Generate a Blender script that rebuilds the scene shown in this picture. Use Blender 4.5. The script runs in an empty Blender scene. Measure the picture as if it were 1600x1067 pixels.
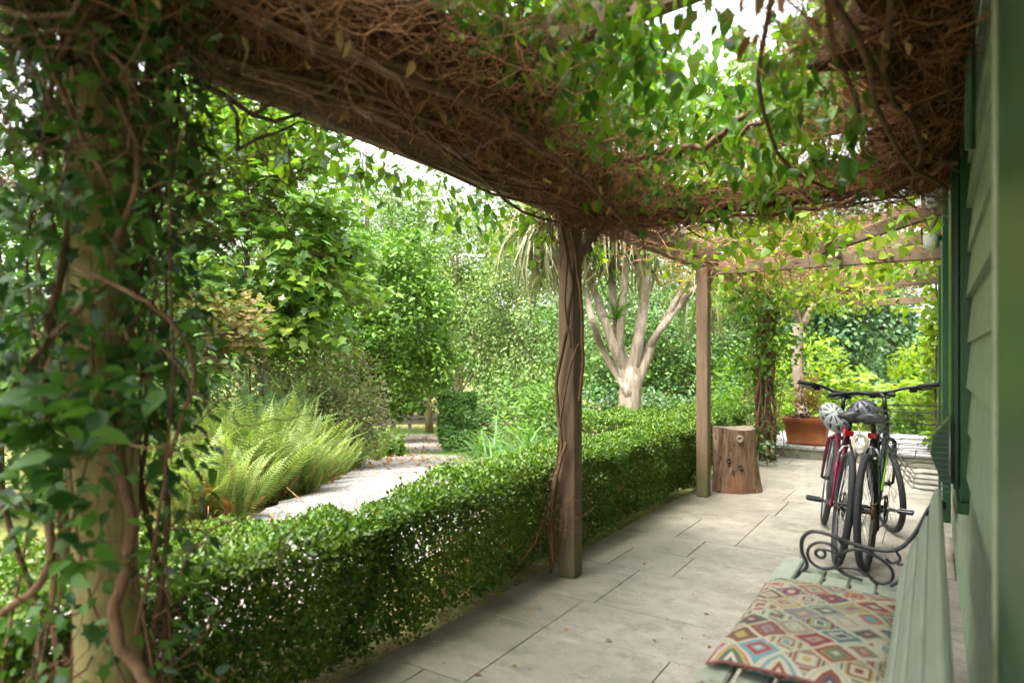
import bpy, math, random
import numpy as np
from mathutils import Vector, Matrix

random.seed(7)
rng = np.random.default_rng(11)
sc = bpy.context.scene
C = sc.collection

# ------------------------------------------------------------------ camera
FPX, HOR, EYE = 1000.0, 562.0, 1.25          # focal length and horizon row for a 1600 px wide picture, eye height in metres
TH = math.atan(658.0 / 1000.0)               # the patio runs along +y; the camera looks this far to its left
FW = (-math.sin(TH), math.cos(TH)); RT = (math.cos(TH), math.sin(TH))
cd = bpy.data.cameras.new('camera'); cam = bpy.data.objects.new('camera', cd); C.objects.link(cam)
cam.location = (0, 0, EYE); cam.rotation_euler = (math.pi / 2, 0, TH)
cd.sensor_width = 36.0; cd.lens = 36.0 * FPX / 1600.0; cd.shift_y = (HOR - 533.5) / 1600.0
cd.clip_start = 0.02; cd.clip_end = 2000.0
cd.dof.use_dof = True; cd.dof.focus_distance = 5.5; cd.dof.aperture_fstop = 2.1
sc.camera = cam

# ------------------------------------------------------------------ sky, sun, exposure
SUN_EL, SUN_AZ = math.radians(66), math.radians(-171)   # azimuth measured from +y towards +x
w = bpy.data.worlds.new('World'); sc.world = w; w.use_nodes = True
nt = w.node_tree; bg = nt.nodes['Background']
sky = nt.nodes.new('ShaderNodeTexSky'); sky.sky_type = 'NISHITA'; sky.sun_disc = False
sky.sun_elevation = SUN_EL; sky.sun_rotation = SUN_AZ; sky.air_density = 1.6; sky.dust_density = 6.0; sky.ozone_density = 1.0
hs = nt.nodes.new('ShaderNodeHueSaturation'); hs.inputs['Saturation'].default_value = 0.22; hs.inputs['Value'].default_value = 1.0
nt.links.new(sky.outputs[0], hs.inputs['Color']); nt.links.new(hs.outputs[0], bg.inputs[0])
bg.inputs[1].default_value = 0.15
sd = bpy.data.lights.new('sun', 'SUN'); sun = bpy.data.objects.new('sun', sd); C.objects.link(sun)
sd.energy = 1.35; sd.angle = math.radians(14); sd.color = (1.0, 0.97, 0.91)
sv = Vector((math.sin(SUN_AZ) * math.cos(SUN_EL), math.cos(SUN_AZ) * math.cos(SUN_EL), math.sin(SUN_EL)))
sun.rotation_euler = sv.to_track_quat('Z', 'Y').to_euler()
vs = sc.view_settings; vs.view_transform = 'Standard'; vs.look = 'None'; vs.gamma = 1.0; vs.use_curve_mapping = False
vs.exposure = 2.82
cy = sc.cycles
cy.max_bounces = 8; cy.diffuse_bounces = 4; cy.glossy_bounces = 2; cy.transmission_bounces = 4; cy.transparent_max_bounces = 4
cy.use_denoising = True; cy.caustics_reflective = False; cy.caustics_refractive = False
cy.sample_clamp_indirect = 6.0

# ------------------------------------------------------------------ helpers
def atz(px, d, z):                      # a point of height z, d metres ahead of the camera, in line with column px
    l = (px - 800.0) / FPX * d
    return Vector((FW[0] * d + RT[0] * l, FW[1] * d + RT[1] * l, z))
def at(px, py, d):
    return atz(px, d, EYE - (py - HOR) / FPX * d)
def ony(px, py, Y):                     # the point seen at (px, py) on the vertical plane y = Y
    r = (px - 800.0) / FPX
    x = (r * FW[1] * Y - RT[1] * Y) / (RT[0] - r * FW[0])
    d = FW[0] * x + FW[1] * Y
    return Vector((x, Y, EYE - (py - HOR) / FPX * d))
def gz(x, y):                           # the garden falls away from the house
    s = -x * 0.67 + y * 0.74 - 5.0
    if s <= 0: z = 0.0
    elif s < 2: z = -0.026 * s * s
    elif s < 11: z = -0.104 - 0.107 * (s - 2)
    elif s < 42: z = -1.067 - 0.074 * (s - 11)
    else: z = -3.36 + 0.02 * (s - 42)
    return z - 0.06
def gp(px, d):
    p = atz(px, d, 0); p.z = gz(p.x, p.y); return p

def mesh_np(name, V, Fs, k):            # V (n,3), Fs (m,k) faces that all have k corners
    me = bpy.data.meshes.new(name)
    V = np.ascontiguousarray(V, dtype=np.float32); Fs = np.ascontiguousarray(Fs, dtype=np.int32)
    me.vertices.add(len(V)); me.vertices.foreach_set('co', V.ravel())
    me.loops.add(Fs.size); me.loops.foreach_set('vertex_index', Fs.ravel())
    me.polygons.add(len(Fs)); me.polygons.foreach_set('loop_start', np.arange(0, Fs.size, k, dtype=np.int32))
    me.update(calc_edges=True)
    return me

class MB:
    def __init__(s): s.v = []; s.f = []
    def add(s, vs_, fs_):
        n = len(s.v); s.v.extend([tuple(p) for p in vs_]); s.f.extend([tuple(i + n for i in f) for f in fs_]); return s
    def box(s, c, size, M=None, bev=0.0):
        x, y, z = size[0] / 2, size[1] / 2, size[2] / 2
        c = Vector(c)
        if bev <= 0:
            vs_ = [Vector((a * x, b * y, e * z)) for a in (-1, 1) for b in (-1, 1) for e in (-1, 1)]
            fs_ = [(0, 1, 3, 2), (4, 6, 7, 5), (0, 4, 5, 1), (2, 3, 7, 6), (0, 2, 6, 4), (1, 5, 7, 3)]
        else:
            b_ = bev; vs_ = []; idx = {}
            for a in (-1, 1):
                for b in (-1, 1):
                    for e in (-1, 1):
                        for ax in range(3):
                            p = [a * (x - b_), b * (y - b_), e * (z - b_)]; p[ax] = (a * x, b * y, e * z)[ax]
                            idx[(a, b, e, ax)] = len(vs_); vs_.append(Vector(p))
            fs_ = []
            for ax in range(3):
                o = [i for i in range(3) if i != ax]
                for sg in (-1, 1):
                    q = []
                    for (u, v) in ((-1, -1), (1, -1), (1, 1), (-1, 1)):
                        k = [0, 0, 0]; k[ax] = sg; k[o[0]] = u; k[o[1]] = v; q.append(idx[(*k, ax)])
                    flip = (sg < 0) ^ (ax == 1)
                    fs_.append(tuple(q[::-1] if flip else q))
            for ax in range(3):
                o = [i for i in range(3) if i != ax]
                for u in (-1, 1):
                    for v in (-1, 1):
                        k0 = [0, 0, 0]; k1 = [0, 0, 0]; k0[ax] = -1; k1[ax] = 1
                        for k in (k0, k1): k[o[0]] = u; k[o[1]] = v
                        fs_.append((idx[(*k0, o[0])], idx[(*k1, o[0])], idx[(*k1, o[1])], idx[(*k0, o[1])]))
            for a in (-1, 1):
                for b in (-1, 1):
                    for e in (-1, 1): fs_.append(tuple(idx[(a, b, e, ax)] for ax in range(3)))
        if M is not None: vs_ = [M @ p for p in vs_]
        return s.add([c + p for p in vs_], fs_)
    def tube(s, pts, rad, sides=6, cap=True, flat=None):
        pts = [Vector(p) for p in pts]; n = len(pts)
        if not hasattr(rad, '__len__'): rad = [rad] * n
        t0 = (pts[1] - pts[0]).normalized()
        up = Vector((0, 0, 1)) if abs(t0.z) < 0.9 else Vector((1, 0, 0))
        nrm = (up - t0 * up.dot(t0)).normalized(); vs_ = []; fs_ = []
        for i, p in enumerate(pts):
            t = (pts[min(i + 1, n - 1)] - pts[max(i - 1, 0)]).normalized()
            nrm = (nrm - t * nrm.dot(t))
            nrm = nrm.normalized() if nrm.length > 1e-6 else t.orthogonal().normalized()
            bn = t.cross(nrm)
            for k in range(sides):
                a = 2 * math.pi * k / sides
                vs_.append(p + (nrm * math.cos(a) + bn * math.sin(a)) * rad[i])
        for i in range(n - 1):
            for k in range(sides):
                a = i * sides + k; b = i * sides + (k + 1) % sides
                fs_.append((a, b, b + sides, a + sides))
        if cap: fs_.append(tuple(range(sides))[::-1]); fs_.append(tuple((n - 1) * sides + k for k in range(sides)))
        return s.add(vs_, fs_)
    def torus(s, c, R, r, M=None, n=40, m=8, sq=1.0):
        vs_ = []; fs_ = []
        for i in range(n):
            a = 2 * math.pi * i / n
            for j in range(m):
                b = 2 * math.pi * j / m; q = R + r * math.cos(b)
                p = Vector((r * sq * math.sin(b), q * math.cos(a), q * math.sin(a)))   # wheel axis along local x
                vs_.append((M @ p if M is not None else p) + Vector(c))
        for i in range(n):
            for j in range(m):
                fs_.append((i * m + j, ((i + 1) % n) * m + j, ((i + 1) % n) * m + (j + 1) % m, i * m + (j + 1) % m))
        return s.add(vs_, fs_)
    def lathe(s, prof, c=(0, 0, 0), n=20, M=None):
        c = Vector(c); vs_ = []; fs_ = []; k = len(prof)
        for i in range(n):
            a = 2 * math.pi * i / n
            for (r, z) in prof:
                p = Vector((r * math.cos(a), r * math.sin(a), z)); vs_.append((M @ p if M is not None else p) + c)
        for i in range(n):
            for j in range(k - 1): fs_.append((i * k + j, ((i + 1) % n) * k + j, ((i + 1) % n) * k + j + 1, i * k + j + 1))
        return s.add(vs_, fs_)
    def mesh(s, name, smooth=False):
        me = bpy.data.meshes.new(name); me.from_pydata(s.v, [], s.f); me.update()
        if smooth: me.polygons.foreach_set('use_smooth', [True] * len(me.polygons))
        return me
    def build(s, name, mat, parent=None, smooth=False):
        return link(name, s.mesh(name, smooth), mat, parent)

def link(name, me, mat, parent=None):
    o = bpy.data.objects.new(name, me); C.objects.link(o)
    if mat is not None and not me.materials: me.materials.append(mat)
    if parent is not None:
        o.parent = parent
        o.matrix_parent_inverse = parent.matrix_basis.inverted()
    return o
def tag(o, label=None, cat=None, group=None, kind=None):
    if label: o['label'] = label
    if cat: o['category'] = cat
    if group: o['group'] = group
    if kind: o['kind'] = kind
    return o
def empty(name, loc, label, cat, group=None):
    o = bpy.data.objects.new(name, None); C.objects.link(o); o.location = loc; o.empty_display_size = 0.1
    return tag(o, label, cat, group)
def stuff(o): o['kind'] = 'stuff'; return o
def noise1(x, seed=0.0):
    return math.sin(x * 1.7 + seed) * 0.5 + math.sin(x * 3.9 + seed * 2.1) * 0.3 + math.sin(x * 8.3 + seed * 0.7) * 0.2

# ------------------------------------------------------------------ materials
class NT:
    def __init__(s, name):
        s.m = bpy.data.materials.new(name); s.m.use_nodes = True; s.t = s.m.node_tree
        s.b = s.t.nodes['Principled BSDF']; s.out = s.t.nodes['Material Output']
    def n(s, typ, **kw):
        x = s.t.nodes.new('ShaderNode' + typ)
        for k, v in kw.items(): setattr(x, k, v)
        return x
    def l(s, a, b): s.t.links.new(a, b)
    def inp(s, node, name, v):
        if hasattr(v, 'is_linked') or hasattr(v, 'links'): s.l(v, node.inputs[name])
        else: node.inputs[name].default_value = v
    def math(s, op, a, b=0.0, clamp=False):
        x = s.n('Math', operation=op); x.use_clamp = clamp; s.inp(x, 0, a); s.inp(x, 1, b); return x.outputs[0]
    def mix(s, f, a, b, typ='MIX'):
        x = s.n('Mix', data_type='RGBA', blend_type=typ); s.inp(x, 0, f)
        for i, v in ((6, a), (7, b)):
            if hasattr(v, 'links'): s.l(v, x.inputs[i])
            else: x.inputs[i].default_value = (*v, 1) if len(v) == 3 else v
        return x.outputs[2]
    def noise(s, scale, detail=4, rough=0.6, vec=None, dim='3D'):
        x = s.n('TexNoise'); x.inputs['Scale'].default_value = scale; x.inputs['Detail'].default_value = detail; x.inputs['Roughness'].default_value = rough
        if vec is not None: s.l(vec, x.inputs['Vector'])
        return x.outputs[0]
    def ramp(s, f, stops, interp='LINEAR'):
        x = s.n('ValToRGB'); r = x.color_ramp; r.interpolation = interp
        while len(r.elements) < len(stops): r.elements.new(0.5)
        for e, (p, c) in zip(r.elements, stops): e.position = p; e.color = (*c, 1) if len(c) == 3 else c
        s.l(f, x.inputs[0]); return x.outputs[0]
    def gray(s, f, a, b): return s.ramp(f, [(a, (0, 0, 0)), (b, (1, 1, 1))])
    def pos(s): return s.n('NewGeometry').outputs['Position']
    def obj(s): return s.n('TexCoord').outputs['Object']
    def mapping(s, vec, scale=(1, 1, 1), rot=(0, 0, 0)):
        x = s.n('Mapping'); x.inputs['Scale'].default_value = scale; x.inputs['Rotation'].default_value = rot; s.l(vec, x.inputs[0]); return x.outputs[0]
    def bump(s, h, strength=0.3, dist=0.01):
        x = s.n('Bump'); x.inputs['Strength'].default_value = strength; x.inputs['Distance'].default_value = dist
        s.l(h, x.inputs['Height']); s.l(x.outputs[0], s.b.inputs['Normal']); return x
    def base(s, c, rough=0.6, metal=0.0, spec=0.5):
        s.inp(s.b, 'Base Color', c if hasattr(c, 'links') else (*c, 1)); s.inp(s.b, 'Roughness', rough); s.b.inputs['Metallic'].default_value = metal
        s.b.inputs['Specular IOR Level'].default_value = spec; return s.m

def leaf_mat(name, cols, trans=0.4, rough=0.42, spec=0.5, tcol=(1.1, 1.2, 0.55), patch=0.0, patch_col=(0.2, 0.16, 0.03), pscale=1.0):
    N = NT(name)
    g = N.n('NewGeometry'); oi = N.n('ObjectInfo')
    r = N.math('FRACT', N.math('ADD', g.outputs['Random Per Island'], oi.outputs['Random']))
    n = len(cols)
    col = N.ramp(r, [((i + 0.0) / max(n - 1, 1), c) for i, c in enumerate(cols)])
    if patch > 0:
        f = N.gray(N.noise(pscale, 2, 0.5, g.outputs['Position']), 0.5, 0.72)
        col = N.mix(N.math('MULTIPLY', f, patch), col, patch_col)
    N.base(col, rough, 0, spec)
    tr = N.n('BsdfTranslucent'); N.l(N.mix(1.0, col, (*tcol, 1), 'MULTIPLY'), tr.inputs[0])
    mx = N.n('MixShader'); mx.inputs[0].default_value = trans
    N.l(N.b.outputs[0], mx.inputs[1]); N.l(tr.outputs[0], mx.inputs[2]); N.l(mx.outputs[0], N.out.inputs[0])
    return N.m
def wood_mat(name, c1, c2, c3, along='z', sc_=6.0, rough=0.75, bump=0.5, moss=None, moss_top=0.5):
    N = NT(name); o = N.pos()
    s = {'z': (9, 9, 0.6), 'y': (9, 0.6, 9), 'x': (0.6, 9, 9)}[along]
    v = N.mapping(o, s)
    a = N.noise(sc_, 6, 0.65, v); b = N.noise(1.7, 3, 0.5, o)
    col = N.mix(N.gray(b, 0.35, 0.7), N.ramp(a, [(0.3, c1), (0.55, c2), (0.75, c3)]), c2)
    fine = N.noise(sc_ * 4, 3, 0.6, v)
    col = N.mix(N.math('MULTIPLY', N.gray(fine, 0.58, 0.7), 0.55), col, tuple(x * 0.4 for x in c1))
    if moss:
        zz = N.n('SeparateXYZ'); N.l(o, zz.inputs[0])
        f = N.math('MULTIPLY', N.ramp(zz.outputs[2], [(0.0, (1, 1, 1)), (moss_top, (0, 0, 0))]), N.gray(N.noise(9, 4, 0.6, o), 0.3, 0.6))
        col = N.mix(f, col, moss)
    N.bump(N.math('ADD', a, fine), bump, 0.004)
    return N.base(col, rough, 0, 0.3)
def paint_mat(name, c, rough=0.5, wear=0.12, wear_col=(0.35, 0.3, 0.2), dirt=0.3, sc_=3.0):
    N = NT(name); o = N.pos()
    a = N.noise(sc_, 5, 0.6, o); f = N.noise(40, 4, 0.65, o)
    col = N.mix(N.math('MULTIPLY', N.gray(a, 0.4, 0.75), dirt), c, tuple(x * 0.62 for x in c))
    col = N.mix(N.math('MULTIPLY', N.gray(f, 0.66, 0.7), wear), col, wear_col)
    gr = N.noise(55, 5, 0.7, N.mapping(o, (1, 0.05, 1))); col = N.mix(N.math('MULTIPLY', N.gray(gr, 0.5, 0.72), 0.38), col, tuple(x * 0.5 for x in c))
    st = N.noise(9, 5, 0.7, N.mapping(o, (1, 1, 0.22))); col = N.mix(N.math('MULTIPLY', N.gray(st, 0.54, 0.7), dirt * 0.9), col, tuple(x * 0.42 for x in c))
    ch = N.noise(17, 6, 0.75, N.mapping(o, (1, 0.45, 1))); col = N.mix(N.math('MULTIPLY', N.gray(ch, 0.66, 0.69), wear * 2.2), col, wear_col)
    N.bump(N.math('ADD', f, N.math('MULTIPLY', gr, 1.6)), 0.3, 0.002)
    return N.base(col, rough, 0, 0.4)
def plain_mat(name, c, rough=0.5, metal=0.0, var=0.15, sc_=20.0, spec=0.5):
    N = NT(name); a = N.noise(sc_, 4, 0.6, N.pos())
    return N.base(N.mix(a, tuple(x * (1 - var) for x in c), tuple(min(1, x * (1 + var)) for x in c)), rough, metal, spec)

# ------------------------------------------------------------------ leaves
def norm(a): return a / np.maximum(np.linalg.norm(a, axis=-1, keepdims=True), 1e-9)
def T_small(w_=0.28): return (np.array([(0, 0, 0), (.45, w_, .07), (1, 0, -.05), (.45, -w_, .07)], float), np.array([(0, 2, 1), (0, 3, 2)]))
def T_oval(w_=0.27):
    v = [(0, 0, 0), (.3, 0, -.02), (.68, 0, -.03), (1.05, 0, -.12), (.26, w_, .07), (.66, w_ * .78, .05), (.26, -w_, .07), (.66, -w_ * .78, .05)]
    f = [(0, 1, 4), (1, 2, 5), (1, 5, 4), (2, 3, 5), (0, 6, 1), (1, 7, 2), (1, 6, 7), (2, 7, 3)]
    return np.array(v, float), np.array(f)
def T_lobed(lobes):                     # a fan from the leaf base over a lobed outline
    v = [(0.3, 0, 0)] + [(x, y, -0.06 * abs(y) * 2 - 0.05 * x) for x, y in lobes]; n = len(lobes)
    return np.array(v, float), np.array([(0, 1 + i, 1 + (i + 1) % n) for i in range(n)])
MAPLE = [(0, 0), (.02, .38), (.22, .28), (.42, .52), (.5, .24), (1, 0), (.5, -.24), (.42, -.52), (.22, -.28), (.02, -.38)]
IVY = [(0, 0), (-.08, .3), (.3, .26), (.42, .42), (.56, .2), (1, 0), (.56, -.2), (.42, -.42), (.3, -.26), (-.08, -.3)]
HEART = [(0.02, 0), (-.1, .2), (.12, .38), (.5, .3), (1, 0), (.5, -.3), (.12, -.38), (-.1, -.2)]
def T_strap(droop=0.5, w_=0.035, n=6):
    v = []; f = []
    for i in range(n + 1):
        t = i / n; ww = w_ * (1 - t ** 2.5) + 0.001; z = -droop * t * t * t
        v += [(t * (1 - 0.25 * droop * t * t), ww, z + 0.012), (t * (1 - 0.25 * droop * t * t), -ww, z + 0.012)]
    for i in range(n): a = 2 * i; f += [(a, a + 1, a + 3), (a, a + 3, a + 2)]
    return np.array(v, float), np.array(f)

def frames(axis, normal):
    x = norm(axis); z = norm(normal - x * np.sum(normal * x, axis=1, keepdims=True)); y = np.cross(z, x)
    return np.stack([x, y, z], axis=2)
def leaf_mesh(name, T, P, R, S):
    V, Fc = T; n, m = len(P), len(V)
    W = np.einsum('nij,mj->nmi', R, V) * S[:, None, None] + P[:, None, :]
    Fs = (Fc[None] + (np.arange(n) * m)[:, None, None]).reshape(-1, Fc.shape[1])
    return mesh_np(name, W.reshape(-1, 3), Fs, Fc.shape[1])
CAMP = np.array([0, 0, EYE])
def seen_rank(P, S, pad=0):             # apparent size of each leaf; those outside the frame rank last
    d = P[:, 0] * FW[0] + P[:, 1] * FW[1]; l = P[:, 0] * RT[0] + P[:, 1] * RT[1]; dd = np.maximum(d, 0.05)
    px = 800 + FPX * l / dd; py = HOR - FPX * (P[:, 2] - EYE) / dd
    ok = (d > 0.1) & (px > -pad) & (px < 1600 + pad) & (py > -pad) & (py < 1067 + pad)
    return np.where(ok, S / dd, 0.0), px, py
def leaves(parent, T, P, R, S, mat, single=0, part='leaf', mass='foliage', smooth=False):
    """The leaves that show largest become parts of their own, the rest one mass."""
    idx = np.arange(len(P))
    if single:
        rk, _, _ = seen_rank(P, S); order = np.argsort(-rk)[:single]; order = order[rk[order] > 0]
        me = leaf_mesh(part, T, np.zeros((1, 3)), np.eye(3)[None], np.ones(1)); me.materials.append(mat)
        inv = parent.matrix_basis.inverted()
        for i in order:
            o = bpy.data.objects.new(part, me); C.objects.link(o); o.parent = parent; o.matrix_parent_inverse = inv
            M = np.eye(4); M[:3, :3] = R[i] * S[i]; M[:3, 3] = P[i]; o.matrix_basis = Matrix(M.tolist())
        idx = np.setdiff1d(idx, order)
    if len(idx):
        me = leaf_mesh(mass, T, P[idx], R[idx], S[idx])
        return stuff(link(mass, me, mat, parent))
def rand_frames(n, up=1.0, tilt=0.6, out=None, droop=0.25, outw=0.8):
    nr = rng.normal(0, tilt, (n, 3)); nr[:, 2] += up
    ax = rng.normal(0, 1, (n, 3)); ax[:, 2] = ax[:, 2] * 0.35 - droop
    if out is not None: ax += out * outw; nr += out * 0.3
    return frames(ax, nr)
# ================================================================== SETTING
M = {}
M['post'] = wood_mat('weathered post timber', (0.065, 0.039, 0.02), (0.14, 0.092, 0.052), (0.225, 0.162, 0.10), 'z', 5, 0.8, 0.5, moss=(0.07, 0.08, 0.03), moss_top=0.45)
M['beam'] = wood_mat('weathered beam timber', (0.08, 0.052, 0.03), (0.15, 0.105, 0.066), (0.22, 0.165, 0.11), 'y', 5, 0.8, 0.5)
M['rafter'] = wood_mat('weathered rafter timber', (0.07, 0.045, 0.026), (0.13, 0.088, 0.052), (0.19, 0.14, 0.09), 'x', 5, 0.8, 0.5)
M['old'] = wood_mat('old log timber', (0.13, 0.10, 0.035), (0.26, 0.21, 0.085), (0.36, 0.30, 0.14), 'z', 3, 0.8, 0.6, moss=(0.10, 0.11, 0.03), moss_top=2.0)
M['twig'] = None
def bark_mat(name, c1, c2, sc_=14, stretch=0.25, bump=0.6):
    N = NT(name); v = N.mapping(N.pos(), (1, 1, stretch)); a = N.noise(sc_, 6, 0.7, v)
    N.bump(a, bump, 0.012); return N.base(N.ramp(a, [(0.32, c1), (0.68, c2)]), 0.85, 0, 0.2)
M['twig'] = bark_mat('dead twig', (0.09, 0.039, 0.017), (0.40, 0.20, 0.095), 22, 1, 0.2)
M['vine'] = bark_mat('vine bark', (0.06, 0.033, 0.018), (0.19, 0.11, 0.06), 30, 0.3)
M['bark'] = bark_mat('tree bark', (0.06, 0.05, 0.035), (0.17, 0.14, 0.10))
M['barkpale'] = bark_mat('pale bark', (0.16, 0.125, 0.09), (0.44, 0.36, 0.27), 26, 0.16, 1.0)
M['barkmoss'] = bark_mat('mossy bark', (0.06, 0.055, 0.02), (0.15, 0.13, 0.05))
M['barktan'] = bark_mat('tan bark', (0.22, 0.13, 0.08), (0.42, 0.30, 0.20))

# ---- ground
def ground_mat():
    N = NT('garden soil and grass'); p = N.pos()
    a = N.noise(0.35, 4, 0.6, p); b = N.noise(14, 5, 0.7, p); c = N.noise(2.2, 4, 0.6, p)
    col = N.mix(N.gray(a, 0.42, 0.6), (0.11, 0.13, 0.03), (0.13, 0.09, 0.05))
    col = N.mix(N.gray(b, 0.45, 0.7), col, (0.05, 0.055, 0.02)); col = N.mix(N.math('MULTIPLY', N.gray(c, 0.5, 0.7), 0.5), col, (0.19, 0.19, 0.05))
    N.bump(b, 0.8, 0.05); return N.base(col, 0.95, 0, 0.1)
def gravel_mat():
    N = NT('pale grey gravel'); p = N.pos()
    vo = N.n('TexVoronoi'); vo.inputs['Scale'].default_value = 42; N.l(p, vo.inputs['Vector'])
    sp = N.n('SeparateColor'); N.l(vo.outputs['Color'], sp.inputs[0])
    col = N.ramp(sp.outputs[0], [(0, (0.115, 0.102, 0.093)), (0.5, (0.21, 0.193, 0.18)), (1, (0.32, 0.30, 0.285))])
    d = N.noise(0.8, 4, 0.6, p)
    col = N.mix(N.math('MULTIPLY', N.gray(d, 0.52, 0.72), 0.5), col, (0.20, 0.14, 0.09))
    N.bump(N.math('ADD', vo.outputs['Distance'], N.noise(90, 2, 0.5, p)), 0.7, 0.02); return N.base(col, 0.9, 0, 0.2)
def sheet(name, pts_fn, us, vs_, mat, kind='structure'):
    V = [pts_fn(u, v) for u in us for v in vs_]; n = len(vs_)
    Fq = [(i * n + j, (i + 1) * n + j, (i + 1) * n + j + 1, i * n + j + 1) for i in range(len(us) - 1) for j in range(n - 1)]
    me = mesh_np(name, np.array(V), np.array(Fq), 4); me.polygons.foreach_set('use_smooth', [True] * len(me.polygons))
    return tag(link(name, me, mat), kind=kind)
def spaced(a, b, c, d, n1, n2): return list(np.linspace(a, b, n1)[:-1]) + list(np.linspace(b, c, n2)) + list(np.linspace(c, d, n1)[1:])
MG = ground_mat()
sheet('ground', lambda x, y: (x, y, gz(x, y) + 0.05 * noise1(x * .7, y) * min(1, max(0, -x - 3) * .3)), spaced(-700, -45, 8, 700, 16, 110), spaced(-400, -6, 62, 700, 16, 130), MG)['label'] = 'garden ground of soil and grass sloping away'
# gravel drive: a band running from beside the hedge down past the ferns to the fence
GC = [(-3.6, -3.5, 0.95), (-3.6, 1.0, 0.9), (-3.45, 3.2, .80), gp(660, 7.0).to_2d().to_tuple() + (0.90,), gp(672, 9.0).to_2d().to_tuple() + (0.98,), gp(655, 12.5).to_2d().to_tuple() + (0.95,),
      gp(638, 18).to_2d().to_tuple() + (0.9,), gp(625, 27).to_2d().to_tuple() + (1.3,)]
def gravel_pt(u, v):
    i = min(int(u), len(GC) - 2); t = u - i; t = t * t * (3 - 2 * t) if 0 else t
    a, b = GC[i], GC[i + 1]; x = a[0] + (b[0] - a[0]) * t; y = a[1] + (b[1] - a[1]) * t; hw = (a[2] + (b[2] - a[2]) * t) * (1.0 if u < 2 else 1.22)
    j0, j1 = max(i - 1, 0), min(i + 2, len(GC) - 1)
    dx0, dy0 = b[0] - a[0], b[1] - a[1]; dx1, dy1 = (GC[j1][0] - a[0], GC[j1][1] - a[1]); dxm, dym = (b[0] - GC[j0][0], b[1] - GC[j0][1])
    dx = dxm * (1 - t) + dx1 * t; dy = dym * (1 - t) + dy1 * t; L = math.hypot(dx, dy)
    off = v * hw * (1 + 0.10 * noise1(u * 5 + v * 3, 2.0))
    X, Y = x - dy / L * off, y + dx / L * off
    return (X, Y, gz(X, Y) + 0.05 + 0.03 * (1 - v * v))
MGR = gravel_mat()
sheet('gravel_drive', gravel_pt, np.linspace(0, len(GC) - 1.001, 90), np.linspace(-1, 1, 9), MGR)['label'] = 'pale grey gravel drive strewn with leaves'

# ---- patio slabs
def stone_mat(name, c1, c2, stain=(0.115, 0.10, 0.072), x_algae=True):
    N = NT(name); p = N.pos(); oi = N.n('ObjectInfo')
    a = N.noise(2.3, 6, 0.65, p); b = N.noise(26, 5, 0.7, p); v = N.mapping(p, (2.0, 7, 1)); s = N.noise(3.0, 5, 0.7, v)
    col = N.mix(N.gray(a, 0.35, 0.7), c1, c2)
    col = N.mix(N.math('MULTIPLY', N.gray(s, 0.45, 0.7), 0.4), col, tuple(x * 0.72 for x in c1))
    col = N.mix(N.math('MULTIPLY', oi.outputs['Random'], 0.35), col, tuple(x * 0.75 for x in c2))
    pit = N.gray(b, 0.66, 0.72); col = N.mix(N.math('MULTIPLY', pit, 0.75), col, (0.12, 0.105, 0.085))
    vo = N.n('TexVoronoi'); vo.inputs['Scale'].default_value = 9; N.l(p, vo.inputs['Vector'])
    spk = N.ramp(vo.outputs['Distance'], [(0.0, (1, 1, 1)), (0.06, (0, 0, 0))]); col = N.mix(N.math('MULTIPLY', spk, 0.6), col, (0.09, 0.075, 0.055))
    blot = N.gray(N.noise(1.6, 7, 0.75, p), 0.48, 0.62); col = N.mix(N.math('MULTIPLY', blot, 0.6), col, stain)
    mot = N.gray(N.noise(9, 9, 0.82, p), 0.49, 0.62); col = N.mix(N.math('MULTIPLY', mot, 0.62), col, tuple(x * 0.5 for x in c1))
    lt = N.gray(N.noise(4.2, 7, 0.75, N.mapping(p, (1, 1.7, 1), (0, 0, .4))), 0.55, 0.7); col = N.mix(N.math('MULTIPLY', lt, 0.45), col, tuple(min(.6, x * 1.35) for x in c2))
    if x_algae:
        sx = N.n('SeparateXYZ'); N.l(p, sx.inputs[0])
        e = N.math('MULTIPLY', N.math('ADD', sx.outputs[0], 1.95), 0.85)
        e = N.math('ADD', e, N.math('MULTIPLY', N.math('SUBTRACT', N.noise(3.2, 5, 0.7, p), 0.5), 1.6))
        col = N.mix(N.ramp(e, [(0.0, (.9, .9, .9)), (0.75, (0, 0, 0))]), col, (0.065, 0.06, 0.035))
    N.bump(N.math('SUBTRACT', N.math('ADD', N.math('MULTIPLY', a, 0.3), N.math('MULTIPLY', b, 0.6)), pit), 0.5, 0.005)
    N.inp(N.b, 'Roughness', N.math('ADD', N.math('MULTIPLY', a, 0.3), 0.42))
    N.inp(N.b, 'Base Color', col); return N.m
M['stone'] = stone_mat('travertine slab', (0.275, 0.243, 0.195), (0.36, 0.32, 0.26))
M['grout'] = plain_mat('dark joint grit', (0.15, 0.135, 0.105), 0.95, 0, 0.3, 60)
M['deckstone'] = stone_mat('raised slab stone', (0.27, 0.26, 0.25), (0.34, 0.33, 0.315), x_algae=False)
X0, X1 = -1.93, 0.16
patio = MB().box(((X0 + X1) / 2, 3.4, -0.2), (X1 - X0 - 0.02, 10.7, 0.372)).build('patio', M['grout'])
tag(patio, 'travertine paved patio under the pergola', kind='structure')
y = -1.9; row = 0
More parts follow.
